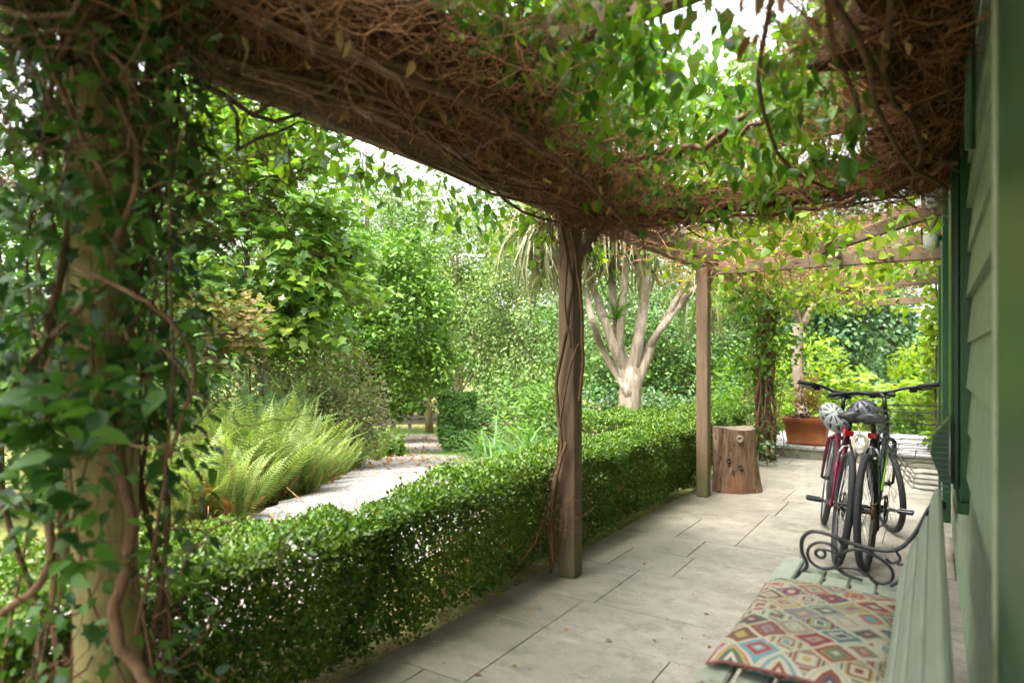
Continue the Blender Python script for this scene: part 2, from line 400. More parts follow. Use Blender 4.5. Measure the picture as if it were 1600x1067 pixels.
while y < 8.75:
    hy = random.choice([0.41, 0.61, 0.61]); hy = min(hy, 8.76 - y)
    x = X0 - random.choice([0, 0.2, 0.35]); first = True
    while x < X1 - 0.02:
        wx = random.choice([0.41, 0.61, 0.61, 0.82]); a, b = max(x, X0), min(x + wx, X1)
        if b - a > 0.05:
            s = MB().box(((a + b) / 2, y + hy / 2, -0.018 + random.uniform(-.0012, .0012)), (b - a - 0.0042, hy - 0.0065, 0.036), Matrix.Rotation(random.uniform(-.0015, .0015), 3, 'X'), 0.0018)
            s.build('paving_slab', M['stone'], patio)
        x += wx
    y += hy; row += 1
# ---- raised terrace beyond the step
M['riser'] = stone_mat('mossy step riser', (0.17, 0.16, 0.11), (0.26, 0.25, 0.19), stain=(0.06, 0.075, 0.025), x_algae=False)
terr = MB().box((-0.9, 10.0, -0.04), (2.1, 2.36, 0.30)).build('terrace_step', M['riser']); tag(terr, 'raised stone terrace with a mossy step riser', kind='structure')
for i, (ya, yb) in enumerate(((8.79, 9.3), (9.3, 9.75), (9.75, 10.2), (10.2, 10.68), (10.68, 11.2))):
    x = -1.97 - 0.2 * (i % 2)
    while x < 0.17:
        a, b = max(x, -1.97), min(x + 0.36, 0.17)
        if b - a > 0.05: MB().box(((a + b) / 2, (ya + yb) / 2, 0.130 + random.uniform(-.001, .001)), (b - a - 0.012, yb - ya - 0.012, 0.036), None, 0.003).build('paving_slab', M['deckstone'], terr)
        x += 0.36

# ================================================================== HOUSE WALL
M['siding'] = paint_mat('sage green siding paint', (0.24, 0.31, 0.21), 0.55, 0.25, (0.36, 0.33, 0.22), 0.6, 9)
M['shutter'] = paint_mat('dark green gloss paint', (0.016, 0.062, 0.026), 0.3, 0.10, (0.3, 0.26, 0.16), 0.3, 6)
M['trim'] = paint_mat('green trim paint', (0.022, 0.075, 0.026), 0.38, 0.10, (0.42, 0.34, 0.2), 0.3, 6)
M['dark'] = plain_mat('dark gap', (0.012, 0.014, 0.012), 0.9)
M['glass'] = plain_mat('dark window glass', (0.02, 0.025, 0.022), 0.06, 0, 0.1, 3, 0.8)
M['roof'] = plain_mat('slate roof', (0.09, 0.09, 0.10), 0.7, 0, 0.3, 8)
house = empty('timber_house', (1.6, 3.5, 0), 'sage green clapboard house wall with dark green shutters beside the patio', 'house')
MB().box((1.75, 3.4, 1.35), (2.9, 11.2, 2.94)).build('wall', M['dark'], house)
pitch = 0.172; k = 0; z = -0.06
while z < 2.85:
    b = MB(); ang = math.radians(7.5); h_ = pitch + 0.028
    prof = [(0.110, 0), (0.128, h_), (0.140, h_), (0.135, 0)]
    yA, yB = -2.2, 9.03
    vs_ = [(px_ - 0.004 * (k % 2), yy, z + pz_) for yy in (yA, yB) for (px_, pz_) in prof]
    b.add(vs_, [(0, 1, 2, 3), (7, 6, 5, 4), (0, 4, 5, 1), (1, 5, 6, 2), (2, 6, 7, 3), (3, 7, 4, 0)])
    b.build('siding_board', M['siding'], house); z += pitch; k += 1
def hb(name, x0, x1, y0, y1, z0, z1, mat, bev=0.004): return MB().box(((x0 + x1) / 2, (y0 + y1) / 2, (z0 + z1) / 2), (x1 - x0, y1 - y0, z1 - z0), None, bev).build(name, mat, house)
hb('door_frame', 0.096, 0.15, 0.5, 1.43, -0.02, 2.9, M['trim'], 0.006)
MB().tube([(0.094, 1.432, 0), (0.094, 1.432, 2.9)], 0.006, 8).build('worn_edge_bead', paint_mat('worn pale paint', (0.30, 0.33, 0.22), .6, .5, (.42, .34, .2), .4, 9), house, True)
fr = hb('window_frame', 0.088, 0.15, 3.02, 3.12, 0.70, 2.52, M['trim']); hb('window_frame', 0.088, 0.15, 3.9, 4.0, 0.70, 2.52, M['trim']); hb('window_frame', 0.09, 0.15, 3.12, 3.9, 2.42, 2.52, M['trim'])
hb('window_sill', 0.075, 0.15, 2.98, 4.04, 0.66, 0.70, M['trim']); hb('window_pane', 0.10, 0.15, 3.12, 3.9, 0.72, 2.42, M['glass'], 0.002)
for yy in (3.36, 3.63): hb('glazing_bar', 0.094, 0.15, yy, yy + 0.03, 0.72, 2.42, M['trim'], 0.002)
sh = hb('shutter', 0.066, 0.086, 3.06, 3.5, 0.74, 2.5, M['shutter'])
for i in range(4): MB().box((0.0625, 3.115 + i * 0.11, 1.62), (0.008, 0.104, 1.72), None, 0.002).build('shutter_board', M['shutter'], sh)
sh2 = hb('shutter', 0.046, 0.086, 4.5, 5.3, 0.3, 2.2, M['shutter']); hb('shutter', 0.04, 0.086, 6.9, 7.7, 0.05, 2.1, M['shutter'])
hb('corner_board', 0.085, 0.15, 8.95, 9.06, -0.02, 2.84, M['trim'])
MB().tube([(0.09, 2.28, 2.95), (0.09, 2.28, 1.86)], 0.013, 8).build('conduit_pipe', M['trim'], house, True)
rf = MB(); rf.add([(-0.1, -2.4, 2.83), (-0.1, 9.3, 2.83), (3.2, 9.3, 4.2), (3.2, -2.4, 4.2), (-0.1, -2.4, 2.89), (-0.1, 9.3, 2.89), (3.2, 9.3, 4.26), (3.2, -2.4, 4.26)], [(0, 1, 2, 3), (7, 6, 5, 4), (0, 4, 5, 1), (1, 5, 6, 2), (2, 6, 7, 3), (3, 7, 4, 0)])
rf.build('roof', M['roof'], house)

# ================================================================== PERGOLA
PX, PY = -1.76, (0.79, 3.29, 5.87, 8.40, 10.9)
perg = empty('timber_pergola', (PX, 3.29, 0), 'weathered timber pergola with square posts along the hedge and beams overhead', 'pergola')
for i, yy in enumerate(PY):
    if i == 0:
        pts = [(PX + 0.012 * math.sin(t * 3), yy + 0.01 * math.cos(t * 2.2), t) for t in np.linspace(0, 2.1, 9)]
        MB().tube(pts, [0.078 + 0.006 * math.sin(k * 1.9) for k in range(9)], 14).build('post', M['old'], perg, True)
    else:
        s_ = 0.105 if i < 3 else 0.11
        hb_ = MB().box((PX, yy, 1.045 + (0.14 if i == 4 else 0)), (s_, s_ * 0.95, 2.09 - (0.0 if i < 4 else 0.28)), Matrix.Rotation(random.uniform(-.02, .02), 3, 'Z'), 0.006)
        hb_.build('post', M['post'], perg)
for (ya, yb) in ((-2.0, 3.32), (3.33, 8.43), (8.44, 11.6)):
    MB().box((PX - 0.06, (ya + yb) / 2, 2.175), (0.05, yb - ya, 0.17), None, 0.004).build('beam', M['beam'], perg)
    MB().box((PX + 0.10, (ya + yb) / 2, 2.175), (0.05, yb - ya, 0.13), None, 0.004).build('beam', M['beam'], perg)
for yy in (-0.6, 0.55, 1.86, 3.36, 4.55, 5.93, 7.1, 8.44, 9.6, 10.95):
    a, b = Vector((PX - 0.28, yy, 2.285)), Vector((0.075, yy, 2.35 + 0.05)); L = (b - a).length
    MB().box((a + b) / 2, (L, 0.055, 0.12), Matrix.Rotation(-math.atan2(b.z - a.z, b.x - a.x), 3, 'Y'), 0.004).build('rafter', M['rafter'], perg)
for yy, zz in ((5.87, 2.075), (8.40, 2.14)):
    MB().box(((PX + 0.13 + 0.07) / 2, yy + 0.02, zz), (0.07 - PX - 0.13, 0.05, 0.11), None, 0.004).build('cross_beam', M['rafter'], perg)
MB().box((-0.9, 10.9, 2.10), (1.9, 0.07, 0.10), None, 0.004).build('cross_beam', M['rafter'], perg)
def brace(a, b, t=0.05, nm='brace'):
    a, b = Vector(a), Vector(b); d = (b - a); q = d.to_track_quat('X', 'Z').to_matrix()
    MB().box((a + b) / 2, (d.length, t, t * 1.4), q, 0.004).build(nm, M['rafter'], perg)
brace((-0.66, 4.9, 2.02), (0.075, 4.9, 2.22), 0.06, 'brace')
for yy in PY[1:4]: brace((PX - 0.045, yy + 0.05, 1.75), (PX - 0.045, yy + 0.40, 2.09))
# ================================================================== BENCH
M['slat'] = paint_mat('pale sage bench paint', (0.25, 0.28, 0.22), 0.5, 0.25, (0.2, 0.17, 0.12), 0.35, 7)
M['iron'] = plain_mat('black cast iron', (0.012, 0.013, 0.013), 0.35, 0, 0.3, 40)
bench = empty('garden_bench', (-0.2, 1.9, 0), 'pale green slatted garden bench with black cast iron arms against the wall', 'bench')
YB0, YB1 = 0.98, 2.84
for i in range(5):
    xs = -0.478 + i * 0.088
    MB().box((xs, (YB0 + YB1) / 2 - 0.01 * (i > 0), 0.417 - 0.006 * i + (0.004 if i == 0 else 0)), (0.078, YB1 - YB0 - 0.03 * (i > 0), 0.026), Matrix.Rotation(0.05 if i else -0.10, 3, 'Y'), 0.006).build('seat_slat', M['slat'], bench)
for i in range(4):
    z = 0.50 + i * 0.083; x = -0.083 + i * 0.030
    MB().box((x, (YB0 + YB1) / 2, z), (0.020, YB1 - YB0 - 0.06, 0.066), Matrix.Rotation(0.34, 3, 'Y'), 0.005).build('back_slat', M['slat'], bench)
def arm(Y):
    a = MB(); q = lambda x, z: (x, Y, z if z < .42 else .42 + (z - .42) * .90)
    def cur(P, r, n=7):                      # a smooth curve through the points
        P = [Vector(p) for p in P]; out = []
        for i in range(len(P) - 1):
            p0, p1, p2, p3 = P[max(i - 1, 0)], P[i], P[i + 1], P[min(i + 2, len(P) - 1)]
            for k in range(n):
                t = k / n; out.append(0.5 * ((2 * p1) + (p2 - p0) * t + (2 * p0 - 5 * p1 + 4 * p2 - p3) * t * t + (3 * p1 - p0 - 3 * p2 + p3) * t ** 3))
        out.append(P[-1]); a.tube(out, r * .72, 8); return out
    # back upright sweeping into the arm rest and its front scroll
    cur([q(-.075, .44), q(-.03, .60), q(.018, .74), q(.034, .775), q(.02, .785), q(-.01, .76), q(-.05, .66), q(-.10, .585), q(-.16, .565), q(-.25, .575), q(-.33, .60), q(-.39, .605),
         q(-.425, .57), q(-.428, .51), q(-.41, .455), q(-.44, .42), q(-.48, .425)], 0.0105)
    circ = lambda cx, cz, R, r, t0=0, t1=2 * math.pi: cur([q(cx + R * math.cos(t0 + (t1 - t0) * k / 10), cz + R * math.sin(t0 + (t1 - t0) * k / 10)) for k in range(11)], r, 3)
    circ(-.352, .508, .056, .008); circ(-.362, .515, .017, .0085); cur([q(-.362, .53), q(-.345, .535), q(-.31, .525), q(-.30, .51)], .007)
    cur([q(-.30, .585), q(-.285, .55), q(-.31, .50), q(-.29, .45), q(-.22, .43)], .0085)
    cur([q(-.29, .53), q(-.24, .555), q(-.18, .54), q(-.13, .50), q(-.125, .455), q(-.155, .43), q(-.195, .44)], .0085)
    cur([q(-.36, .45), q(-.26, .475), q(-.21, .46), q(-.17, .42)], .008)
    cur([q(-.115, .575), q(-.10, .54), q(-.125, .52), q(-.145, .535)], .0075); cur([q(-.11, .52), q(-.085, .52), q(-.062, .53)], .008)
    cur([q(-.05, .57), q(-.08, .48), q(-.13, .425)], .009)
    cur([q(-.50, .40), q(-.46, .395), q(-.42, .42), q(-.30, .40), q(-.10, .385), q(-.06, .42)], .011)
    # legs
    cur([q(-.43, .40), q(-.41, .28), q(-.45, .14), q(-.49, .012)], .014); cur([q(-.08, .39), q(-.09, .25), q(-.04, .12), q(.02, .012)], .014); cur([q(-.43, .26), q(-.26, .20), q(-.09, .25)], .009)
    return a.build('end_frame', M['iron'], bench, True)
arm(2.71); arm(1.10)

# ---- cushions with a woven diamond print
def kilim_mat():
    N = NT('woven diamond cushion cloth'); uv = N.n('TexCoord').outputs['UV']
    v = N.mapping(uv, (8.2, 8.2, 1), (0, 0, math.radians(45)))
    sp = N.n('SeparateXYZ'); N.l(v, sp.inputs[0])
    fx, fy = N.math('FRACT', sp.outputs[0]), N.math('FRACT', sp.outputs[1]); cx, cy_ = N.math('FLOOR', sp.outputs[0]), N.math('FLOOR', sp.outputs[1])
    ax = N.math('ABSOLUTE', N.math('SUBTRACT', fx, 0.5)); ay = N.math('ABSOLUTE', N.math('SUBTRACT', fy, 0.5))
    step = lambda x: N.math('DIVIDE', N.math('FLOOR', N.math('MULTIPLY', x, 22)), 22)
    sx, sy = step(ax), step(ay)
    dist = N.math('MAXIMUM', sx, sy); dia = N.math('MULTIPLY', N.math('ADD', sx, sy), 0.8)
    cb = N.n('CombineXYZ'); N.l(cx, cb.inputs[0]); N.l(cy_, cb.inputs[1])
    wn = N.n('TexWhiteNoise'); wn.noise_dimensions = '2D'; N.l(cb.outputs[0], wn.inputs['Vector'])
    h = wn.outputs['Value']
    sel = N.math('GREATER_THAN', N.math('FRACT', N.math('MULTIPLY', h, 7.31)), 0.72)
    dd = N.math('ADD', N.math('MULTIPLY', dist, N.math('SUBTRACT', 1.0, sel)), N.math('MULTIPLY', dia, sel))
    ring = N.math('FLOOR', N.math('MULTIPLY', dd, 13.0))
    cb2 = N.n('CombineXYZ'); N.l(N.math('ADD', ring, N.math('MULTIPLY', h, 37.0)), cb2.inputs[0]); N.l(h, cb2.inputs[1])
    w2 = N.n('TexWhiteNoise'); w2.noise_dimensions = '2D'; N.l(cb2.outputs[0], w2.inputs['Vector'])
    pal = [tuple(v * .54 for v in c) for c in [(0.55, 0.50, 0.36), (0.36, 0.03, 0.05), (0.22, 0.06, 0.05), (0.10, 0.15, 0.10), (0.45, 0.12, 0.10), (0.16, 0.34, 0.38), (0.58, 0.52, 0.38), (0.45, 0.36, 0.12), (0.20, 0.25, 0.17), (0.06, 0.07, 0.12), (0.50, 0.36, 0.30), (0.36, 0.42, 0.30), (0.60, 0.55, 0.42)]]
    col = N.ramp(w2.outputs['Value'], [(i / len(pal), c) for i, c in enumerate(pal)], 'CONSTANT')
    edge = N.math('GREATER_THAN', dist, 0.445); col = N.mix(edge, col, (0.30, 0.29, 0.22))
    wv = N.noise(160, 2, 0.5, uv); col = N.mix(N.math('MULTIPLY', wv, 0.14), col, (0.3, 0.27, 0.2))
    cr_ = N.noise(7, 4, .6, uv); col = N.mix(N.math('MULTIPLY', N.gray(cr_, .45, .7), .15), col, (.16, .14, .105)); N.bump(N.math('ADD', wv, N.math('MULTIPLY', cr_, 3.0)), 0.4, 0.004); return N.base(col, 0.95, 0, 0.1)
M['kilim'] = kilim_mat(); M['piping'] = plain_mat('dull red piping', (0.16, 0.05, 0.045), .9, 0, .3, 90)
def cushion(name, label, x0, x1, y0, y1, z0, th, rot=0.0):
    n, m = 26, 36; V = []; UV = []
    for top in (1, 0):
        for i in range(n + 1):
            for j in range(m + 1):
                u, v = i / n, j / m; a, b = 2 * u - 1, 2 * v - 1
                e = max(0.0, (1 - abs(a) ** 5) * (1 - abs(b) ** 6)) ** 0.45
                pin = 1 - 0.03 * (1 - abs(b)) * abs(a) ** 8
                x = (x0 + x1) / 2 + a * (x1 - x0) / 2 * pin; yv = (y0 + y1) / 2 + b * (y1 - y0) / 2 * (1 - 0.025 * (1 - abs(a)) * abs(b) ** 8)
                wr = 0.004 * noise1(a * 5 + b * 3, 1.3) + 0.004 * noise1(b * 7 - a * 4, 3.1)
                z = z0 + th * 0.5 + (th * 0.5 * e + wr * e) * (1 if top else -1) * (1.0 if top else 0.9)
                z += -0.018 * max(0, -a - 0.8) * 5 * (1 if not top else 1)
                V.append((x, yv, max(z, z0 - 0.02))); UV.append((u * (x1 - x0) / 0.42 * 0.62, v * (y1 - y0) / 0.42 * 0.62))
    K = (n + 1) * (m + 1); Fq = []
    for i in range(n):
        for j in range(m):
            a = i * (m + 1) + j; Fq.append((a, a + m + 1, a + m + 2, a + 1)); Fq.append((K + a, K + a + 1, K + a + m + 2, K + a + m + 1))
    me = bpy.data.meshes.new(name); me.from_pydata(V, [], Fq); uvl = me.uv_layers.new(name='UVMap')
    li = np.empty(len(me.loops), np.int32); me.loops.foreach_get('vertex_index', li); uvl.data.foreach_set('uv', np.array(UV, np.float32)[li].ravel())
    me.polygons.foreach_set('use_smooth', [True] * len(me.polygons)); me.update()
    o = tag(link(name, me, M['kilim']), label, 'cushion'); pi = []
    for k in range(96):
        t = k / 96 * 4; s_ = int(t); f = (t - s_) * 2 - 1; a, b = ((f, -1), (1, f), (-f, 1), (-1, -f))[s_]
        pi.append(((x0 + x1) / 2 + a * (x1 - x0) / 2 * (1.004 if abs(a) == 1 else 1) * (1 - .03 * (1 - abs(b)) * abs(a) ** 8), (y0 + y1) / 2 + b * (y1 - y0) / 2 * (1 - .025 * (1 - abs(a)) * abs(b) ** 8), z0 + th * .5 - .09 * max(0, -a - .8)))
    MB().tube(pi + [pi[0]], .0045, 6).build('piping', M['piping'], o, True); return o
cushion('seat_cushion', 'cushion with colourful diamond print lying on the bench seat', -0.50, -0.075, 1.70, 2.42, 0.424, 0.080)
cushion('seat_cushion', 'second patterned cushion, only its corner in view at the near end of the bench', -0.50, -0.09, 1.12, 1.57, 0.424, 0.07)

# ================================================================== STUMP
def stump_mat():
    N = NT('split log wood'); p = N.obj(); v = N.mapping(p, (6, 6, 0.8)); a = N.noise(4, 6, 0.7, v); b = N.noise(2.2, 4, 0.6, p)
    col = N.ramp(a, [(0.3, (0.055, 0.03, 0.017)), (0.52, (0.17, 0.105, 0.062)), (0.72, (0.30, 0.215, 0.14))])
    col = N.mix(N.math('MULTIPLY', N.gray(b, 0.52, 0.62), 0.8), col, (0.20, 0.10, 0.05))
    vo = N.n('TexVoronoi'); vo.inputs['Scale'].default_value = 11; N.l(N.mapping(p, (1, 1, .55)), vo.inputs['Vector'])
    col = N.mix(N.math('MULTIPLY', N.ramp(vo.outputs['Distance'], [(0.1, (1, 1, 1)), (0.2, (0, 0, 0))]), 0.7), col, (0.035, 0.018, 0.01))
    N.bump(N.math('ADD', a, b), 1.0, 0.05); return N.base(col, 0.9, 0, 0.15)
M['stump'] = stump_mat(); M['barkdark'] = plain_mat('dark knot wood', (0.03, 0.016, 0.009), 0.8, 0, .4, 60); M['cutwood'] = wood_mat('grey cut wood', (0.10, 0.075, 0.05), (0.17, 0.13, 0.09), (0.24, 0.19, 0.14), 'x', 3)
sp_ = atz(1147, 6.15, 0); st = empty('log_stump', sp_, 'split log stump with knots standing beside the second post', 'stump')
V = []; Fq = []; n, m = 40, 15
for j in range(m):
    t = j / (m - 1)
    for i in range(n):
        a = 2 * math.pi * i / n
        r = 0.190 + 0.012 * max(0, math.sin(5 * a + 2 * t)) ** 3 - 0.02 * max(0, math.sin(2 * a + .5 + t * .6)) ** 14 + 0.045 * (1 - t) ** 2.5 * (0.7 + 0.6 * math.sin(3 * a + 1)) + 0.010 * noise1(a * 3, t * 1.2) + 0.006 * noise1(a * 11, 4 + t)
        V.append((r * math.cos(a), r * math.sin(a) * 0.95, t * 0.60 + 0.012 * math.sin(2 * a) * t))
for j in range(m - 1):
    for i in range(n): Fq.append((j * n + i, j * n + (i + 1) % n, (j + 1) * n + (i + 1) % n, (j + 1) * n + i))
me = bpy.data.meshes.new('log'); me.from_pydata(V, [], Fq); me.polygons.foreach_set('use_smooth', [True] * len(me.polygons))
o = link('log', me, M['stump']); o.parent = st
top = MB(); top.add([Vector(v) + Vector((0, 0, 0.001)) for v in V[-n:]] + [(0, 0, 0.604)], [(i, (i + 1) % n, n) for i in range(n)]); o = top.build('cut_face', M['cutwood']); o.parent = st
dirc = Vector((-sp_.x, -sp_.y, 0)).normalized(); side = Vector((-dirc.y, dirc.x, 0))
def on_stump(s_, z, rr=0.205): a = math.asin(s_ / rr); return dirc * rr * math.cos(a) + side * s_ + Vector((0, 0, z))
Rm = Matrix((side, dirc.cross(side) * -1, dirc)).transposed()
o = MB().lathe([(0.0, -.008), (.010, -.004), (.016, .004), (.024, .002), (.03, .005), (.04, -.02)], on_stump(0.05, 0.51, 0.20), 18, Rm).build('knot', M['cutwood'], None, True); o.parent = st
for s_, zz in ((-.045, .31), (.055, .25), (-.01, .20)):
    o = MB().lathe([(0.0, -.012), (.006, -.006), (.013, .001), (.019, .003), (.024, -.01)], on_stump(s_, zz, 0.203), 9, Rm @ Matrix.Diagonal((.6 + 8 * abs(s_), 1.2, 1))).build('knot', M['barkdark'], None, True); o.parent = st

# ================================================================== TERRACOTTA TROUGH
def terra_mat():
    N = NT('terracotta'); p = N.pos(); a = N.noise(5, 5, 0.65, p); b = N.noise(30, 4, 0.6, p)
    col = N.ramp(a, [(0.3, (0.16, 0.05, 0.016)), (0.6, (0.27, 0.085, 0.024)), (0.8, (0.32, 0.15, 0.07))])
    col = N.mix(N.math('MULTIPLY', N.gray(b, 0.6, 0.75), 0.4), col, (0.16, 0.06, 0.025)); N.bump(b, 0.2, 0.003); return N.base(col, 0.75, 0, 0.3)
M['terra'] = terra_mat()
pp = Vector((-1.38, 9.13, 0.15)); pot = empty('terracotta_trough', pp, 'terracotta trough planter standing on the raised terrace', 'planter')
def rectloop(hx, hy, z, r=0.05, n=5):
    out = []
    for (sx, sy, a0) in ((1, 1, 0), (-1, 1, 90), (-1, -1, 180), (1, -1, 270)):
        for k in range(n):
            a = math.radians(a0 + 90 * k / (n - 1)); out.append(pp + Vector((sx * (hx - r) + r * math.cos(a), sy * (hy - r) + r * math.sin(a), z)))
    return out
def loft(loops, cap0=False, cap1=False):
    b = MB(); n = len(loops[0]); b.add([p for L in loops for p in L], [(i * n + k, i * n + (k + 1) % n, (i + 1) * n + (k + 1) % n, (i + 1) * n + k) for i in range(len(loops) - 1) for k in range(n)])
    if cap0: b.f.append(tuple(range(n))[::-1])
    if cap1: b.f.append(tuple((len(loops) - 1) * n + k for k in range(n)))
    return b
loft([rectloop(.225, .15, 0.001), rectloop(.23, .155, .03), rectloop(.225, .15, .035), rectloop(.262, .185, .27), rectloop(.275, .198, .275), rectloop(.28, .203, .335), rectloop(.275, .198, .345), rectloop(.245, .17, .345), rectloop(.235, .16, .28)], True).build('pot', M['terra'], pot, True)
M['soil'] = plain_mat('potting soil', (0.05, 0.035, 0.022), 0.95, 0, 0.4, 60)
loft([rectloop(.238, .163, .285), rectloop(.1, .08, .305)], False, True).build('soil', M['soil'], pot)

# ================================================================== BICYCLES
M['rubber'] = plain_mat('tyre rubber', (0.018, 0.019, 0.02), 0.7, 0, 0.3, 30); M['alu'] = plain_mat('dull alloy', (0.42, 0.42, 0.42), 0.35, 0.9, 0.15); M['blackmetal'] = plain_mat('black metal', (0.014, 0.014, 0.015), 0.35, 0.2, 0.2)
M['maroon'] = plain_mat('maroon frame paint', (0.13, 0.008, 0.03), 0.22, 0.1, 0.15); M['blackpaint'] = plain_mat('black frame paint', (0.012, 0.013, 0.014), 0.22, 0.1, 0.15)
M['lime'] = plain_mat('lime green paint', (0.22, 0.45, 0.03), 0.3, 0, 0.1); M['reflector'] = plain_mat('red reflector', (0.55, 0.012, 0.012), 0.15, 0, 0.1, 60); M['orange'] = plain_mat('amber reflector', (0.55, 0.17, 0.02), 0.2)
M['chain'] = plain_mat('rusty chain', (0.16, 0.09, 0.04), 0.5, 0.6, 0.4, 80); M['vinyl'] = plain_mat('black saddle vinyl', (0.016, 0.016, 0.017), 0.42, 0, 0.2); M['gum'] = plain_mat('dusty tyre wall', (0.12, 0.095, 0.07), 0.8)
def bicycle(label, loc, heading, lean, steer, fmat, accent, bar_rise, bar_half, sad_z=0.93):
    b = empty('bicycle', loc, label, 'bicycle', 'bicycles leaning together on the patio')
    b.rotation_mode = 'QUATERNION'
    b.rotation_quaternion = (Matrix.Rotation(heading, 3, 'Z') @ Matrix.Rotation(lean, 3, 'Y')).to_quaternion()
    def P(mb, name, mat, par=b, sm=True): o = mb.build(name, mat, None, sm); o.parent = par; return o
    R_, bb, hub, fh = 0.345, Vector((0, .44, .285)), Vector((0, 0, .345)), Vector((0, 1.06, .345))
    st_, hb_, ht = Vector((0, .29, .76)), Vector((0, .885, .70)), Vector((0, .835, .865))
    fr = MB()
    fr.tube([bb, st_], .0165, 10); fr.tube([hb_ + Vector((0, -.01, -.01)), ht], .020, 10)
    fr.tube([st_ + Vector((0, 0, -.03)), ht + Vector((0, 0, -.03))], .0155, 10); fr.tube([bb, hb_ + Vector((0, -.005, .02))], .020, 10)
    for s in (-1, 1):
        fr.tube([bb + Vector((s * .03, -.02, 0)), Vector((s * .052, .3, .31)), hub + Vector((s * .066, 0, 0))], .0095, 8)
        fr.tube([st_ + Vector((s * .014, 0, -.02)), Vector((s * .045, .2, .62)), hub + Vector((s * .066, 0, 0))], .0085, 8)
    fr.tube([bb + Vector((-.036, 0, 0)), bb + Vector((.036, 0, 0))], .024, 12)
    fo = P(fr, 'frame', fmat)
    if accent:
        P(MB().tube([bb.lerp(hb_, .2) + Vector((.012, 0, .012)), bb.lerp(hb_, .85) + Vector((.012, 0, .012))], .0125, 8), 'accent_stripe', accent, fo)
        P(MB().tube([bb.lerp(st_, .25) + Vector((.010, 0, 0)), bb.lerp(st_, .9) + Vector((.010, 0, 0))], .011, 8), 'accent_stripe', accent, fo)
    def wheel(c, Mx, front):
        tr = lambda v: Mx @ (Vector(v)) 
        rim = MB().torus((0, 0, 0), .302, .010, None, 44, 8, 1.1); rim.v = [tr(Vector(v) + c) for v in rim.v]; wo = P(rim, 'wheel', M['blackmetal'] if not front else M['alu'])
        ty = MB().torus((0, 0, 0), .327, .0195, None, 52, 10, 1.05); ty.v = [tr(Vector(v) + c) for v in ty.v]; P(ty, 'tyre', M['rubber'], wo)
        hu = MB().tube([(-.05, 0, 0), (-.036, 0, 0), (-.034, 0, 0), (-.02, 0, 0), (.02, 0, 0), (.034, 0, 0), (.036, 0, 0), (.05, 0, 0)], [.012, .012, .028, .016, .016, .028, .012, .012], 12); hu.v = [tr(Vector(v) + c) for v in hu.v]; P(hu, 'hub', M['blackmetal'], wo)
        sp = MB()
        for k in range(28):
            a = 2 * math.pi * k / 28; a2 = a + (.55 if k % 4 < 2 else -.55); s = .032 * (1 if k % 2 else -1)
            sp.tube([tr(Vector((s, .026 * math.cos(a2), .026 * math.sin(a2))) + c), tr(Vector((0, .30 * math.cos(a), .30 * math.sin(a))) + c)], .0016, 4, False)
        P(sp, 'spokes', M['alu'], wo)
        return wo
    wheel(hub, Matrix.Identity(4), False)
    ax = (ht - hb_).normalized(); Ms = Matrix.Translation(hb_) @ Matrix.Rotation(steer, 4, ax) @ Matrix.Translation(-hb_)
    fwo = wheel(fh, Ms, True)
    rf_ = MB().box((.008, 1.06 + .1, .345 + .16), (.012, .022, .07), None, .003); rf_.v = [Ms @ Vector(v) for v in rf_.v]; P(rf_, 'spoke_reflector', M['orange'], fwo, False)
    fk = MB(); S = lambda v: Ms @ Vector(v)
    for s in (-1, 1): fk.tube([S((s * .02, .89, .69)), S((s * .052, .90, .665)), S((s * .058, .97, .5)), S((s * .056, 1.06, .345))], [.014, .015, .013, .009], 8)
    P(fk, 'fork', fmat)
    sm_ = MB(); hz = ht + Vector((0, -.015, .12)); sm_.tube([S(ht), S(hz)], .0145, 10); sm_.tube([S(hz), S(hz + Vector((0, .07, .025)))], .015, 10); P(sm_, 'stem', M['blackmetal'])
    hc = hz + Vector((0, .075, .028)); w_ = bar_half
    bpts = [(-w_, -.07, bar_rise + .005), (-w_ + .12, -.035, bar_rise), (-.16, .0, bar_rise * .9), (-.07, 0, 0), (.07, 0, 0), (.16, 0, bar_rise * .9), (w_ - .12, -.035, bar_rise), (w_, -.07, bar_rise + .005)]
    bpts = [S(hc + Vector(p)) for p in bpts]; ho = P(MB().tube(bpts, .0115, 8), 'handlebar', M['blackmetal'])
    for (i, j) in ((0, 1), (7, 6)):
        a, c_ = bpts[i], bpts[j]; P(MB().tube([a.lerp(c_, -.04), a.lerp(c_, .03), a.lerp(c_, .5), a.lerp(c_, .97)], [.016, .0175, .016, .0165], 10), 'grip', M['rubber'], ho)
        lv = MB(); dn = S(hc + Vector((0, .05, -.03))) - S(hc)
        lv.tube([c_, c_ + dn * .5, a.lerp(c_, .6) + dn * .95, a.lerp(c_, .15) + dn * .9], [.012, .010, .007, .006], 6); lv.box(c_.lerp(bpts[j + (1 if j == 1 else -1)], .25) + dn * .3 + Vector((0, 0, -.012)), (.045, .04, .035), None, .006)
        P(lv, 'brake_lever', M['blackmetal'], ho)
    cb = MB()
    for s in (-.5, .2): cb.tube([bpts[1 if s < 0 else 6], S(hc + Vector((s * .3, .10, .0))), S(hc + Vector((s * .1, .08, -.12))), S(hb_ + Vector((0, .05, .02)))], .0028, 5)
    P(cb, 'brake_cable', M['blackmetal'])
    # saddle
    sz = sad_z; P(MB().tube([st_ + Vector((0, .008, -.05)), Vector((0, .235, sz - .03))], .0135, 10), 'seat_post', M['blackmetal'])
    prof = [(-.135, .012, .052), (-.13, .055, .060), (-.11, .086, .054), (-.06, .088, .048), (-.01, .058, .042), (.05, .035, .038), (.11, .026, .034), (.145, .018, .028), (.15, .004, .015)]
    sd_ = MB(); loops = []
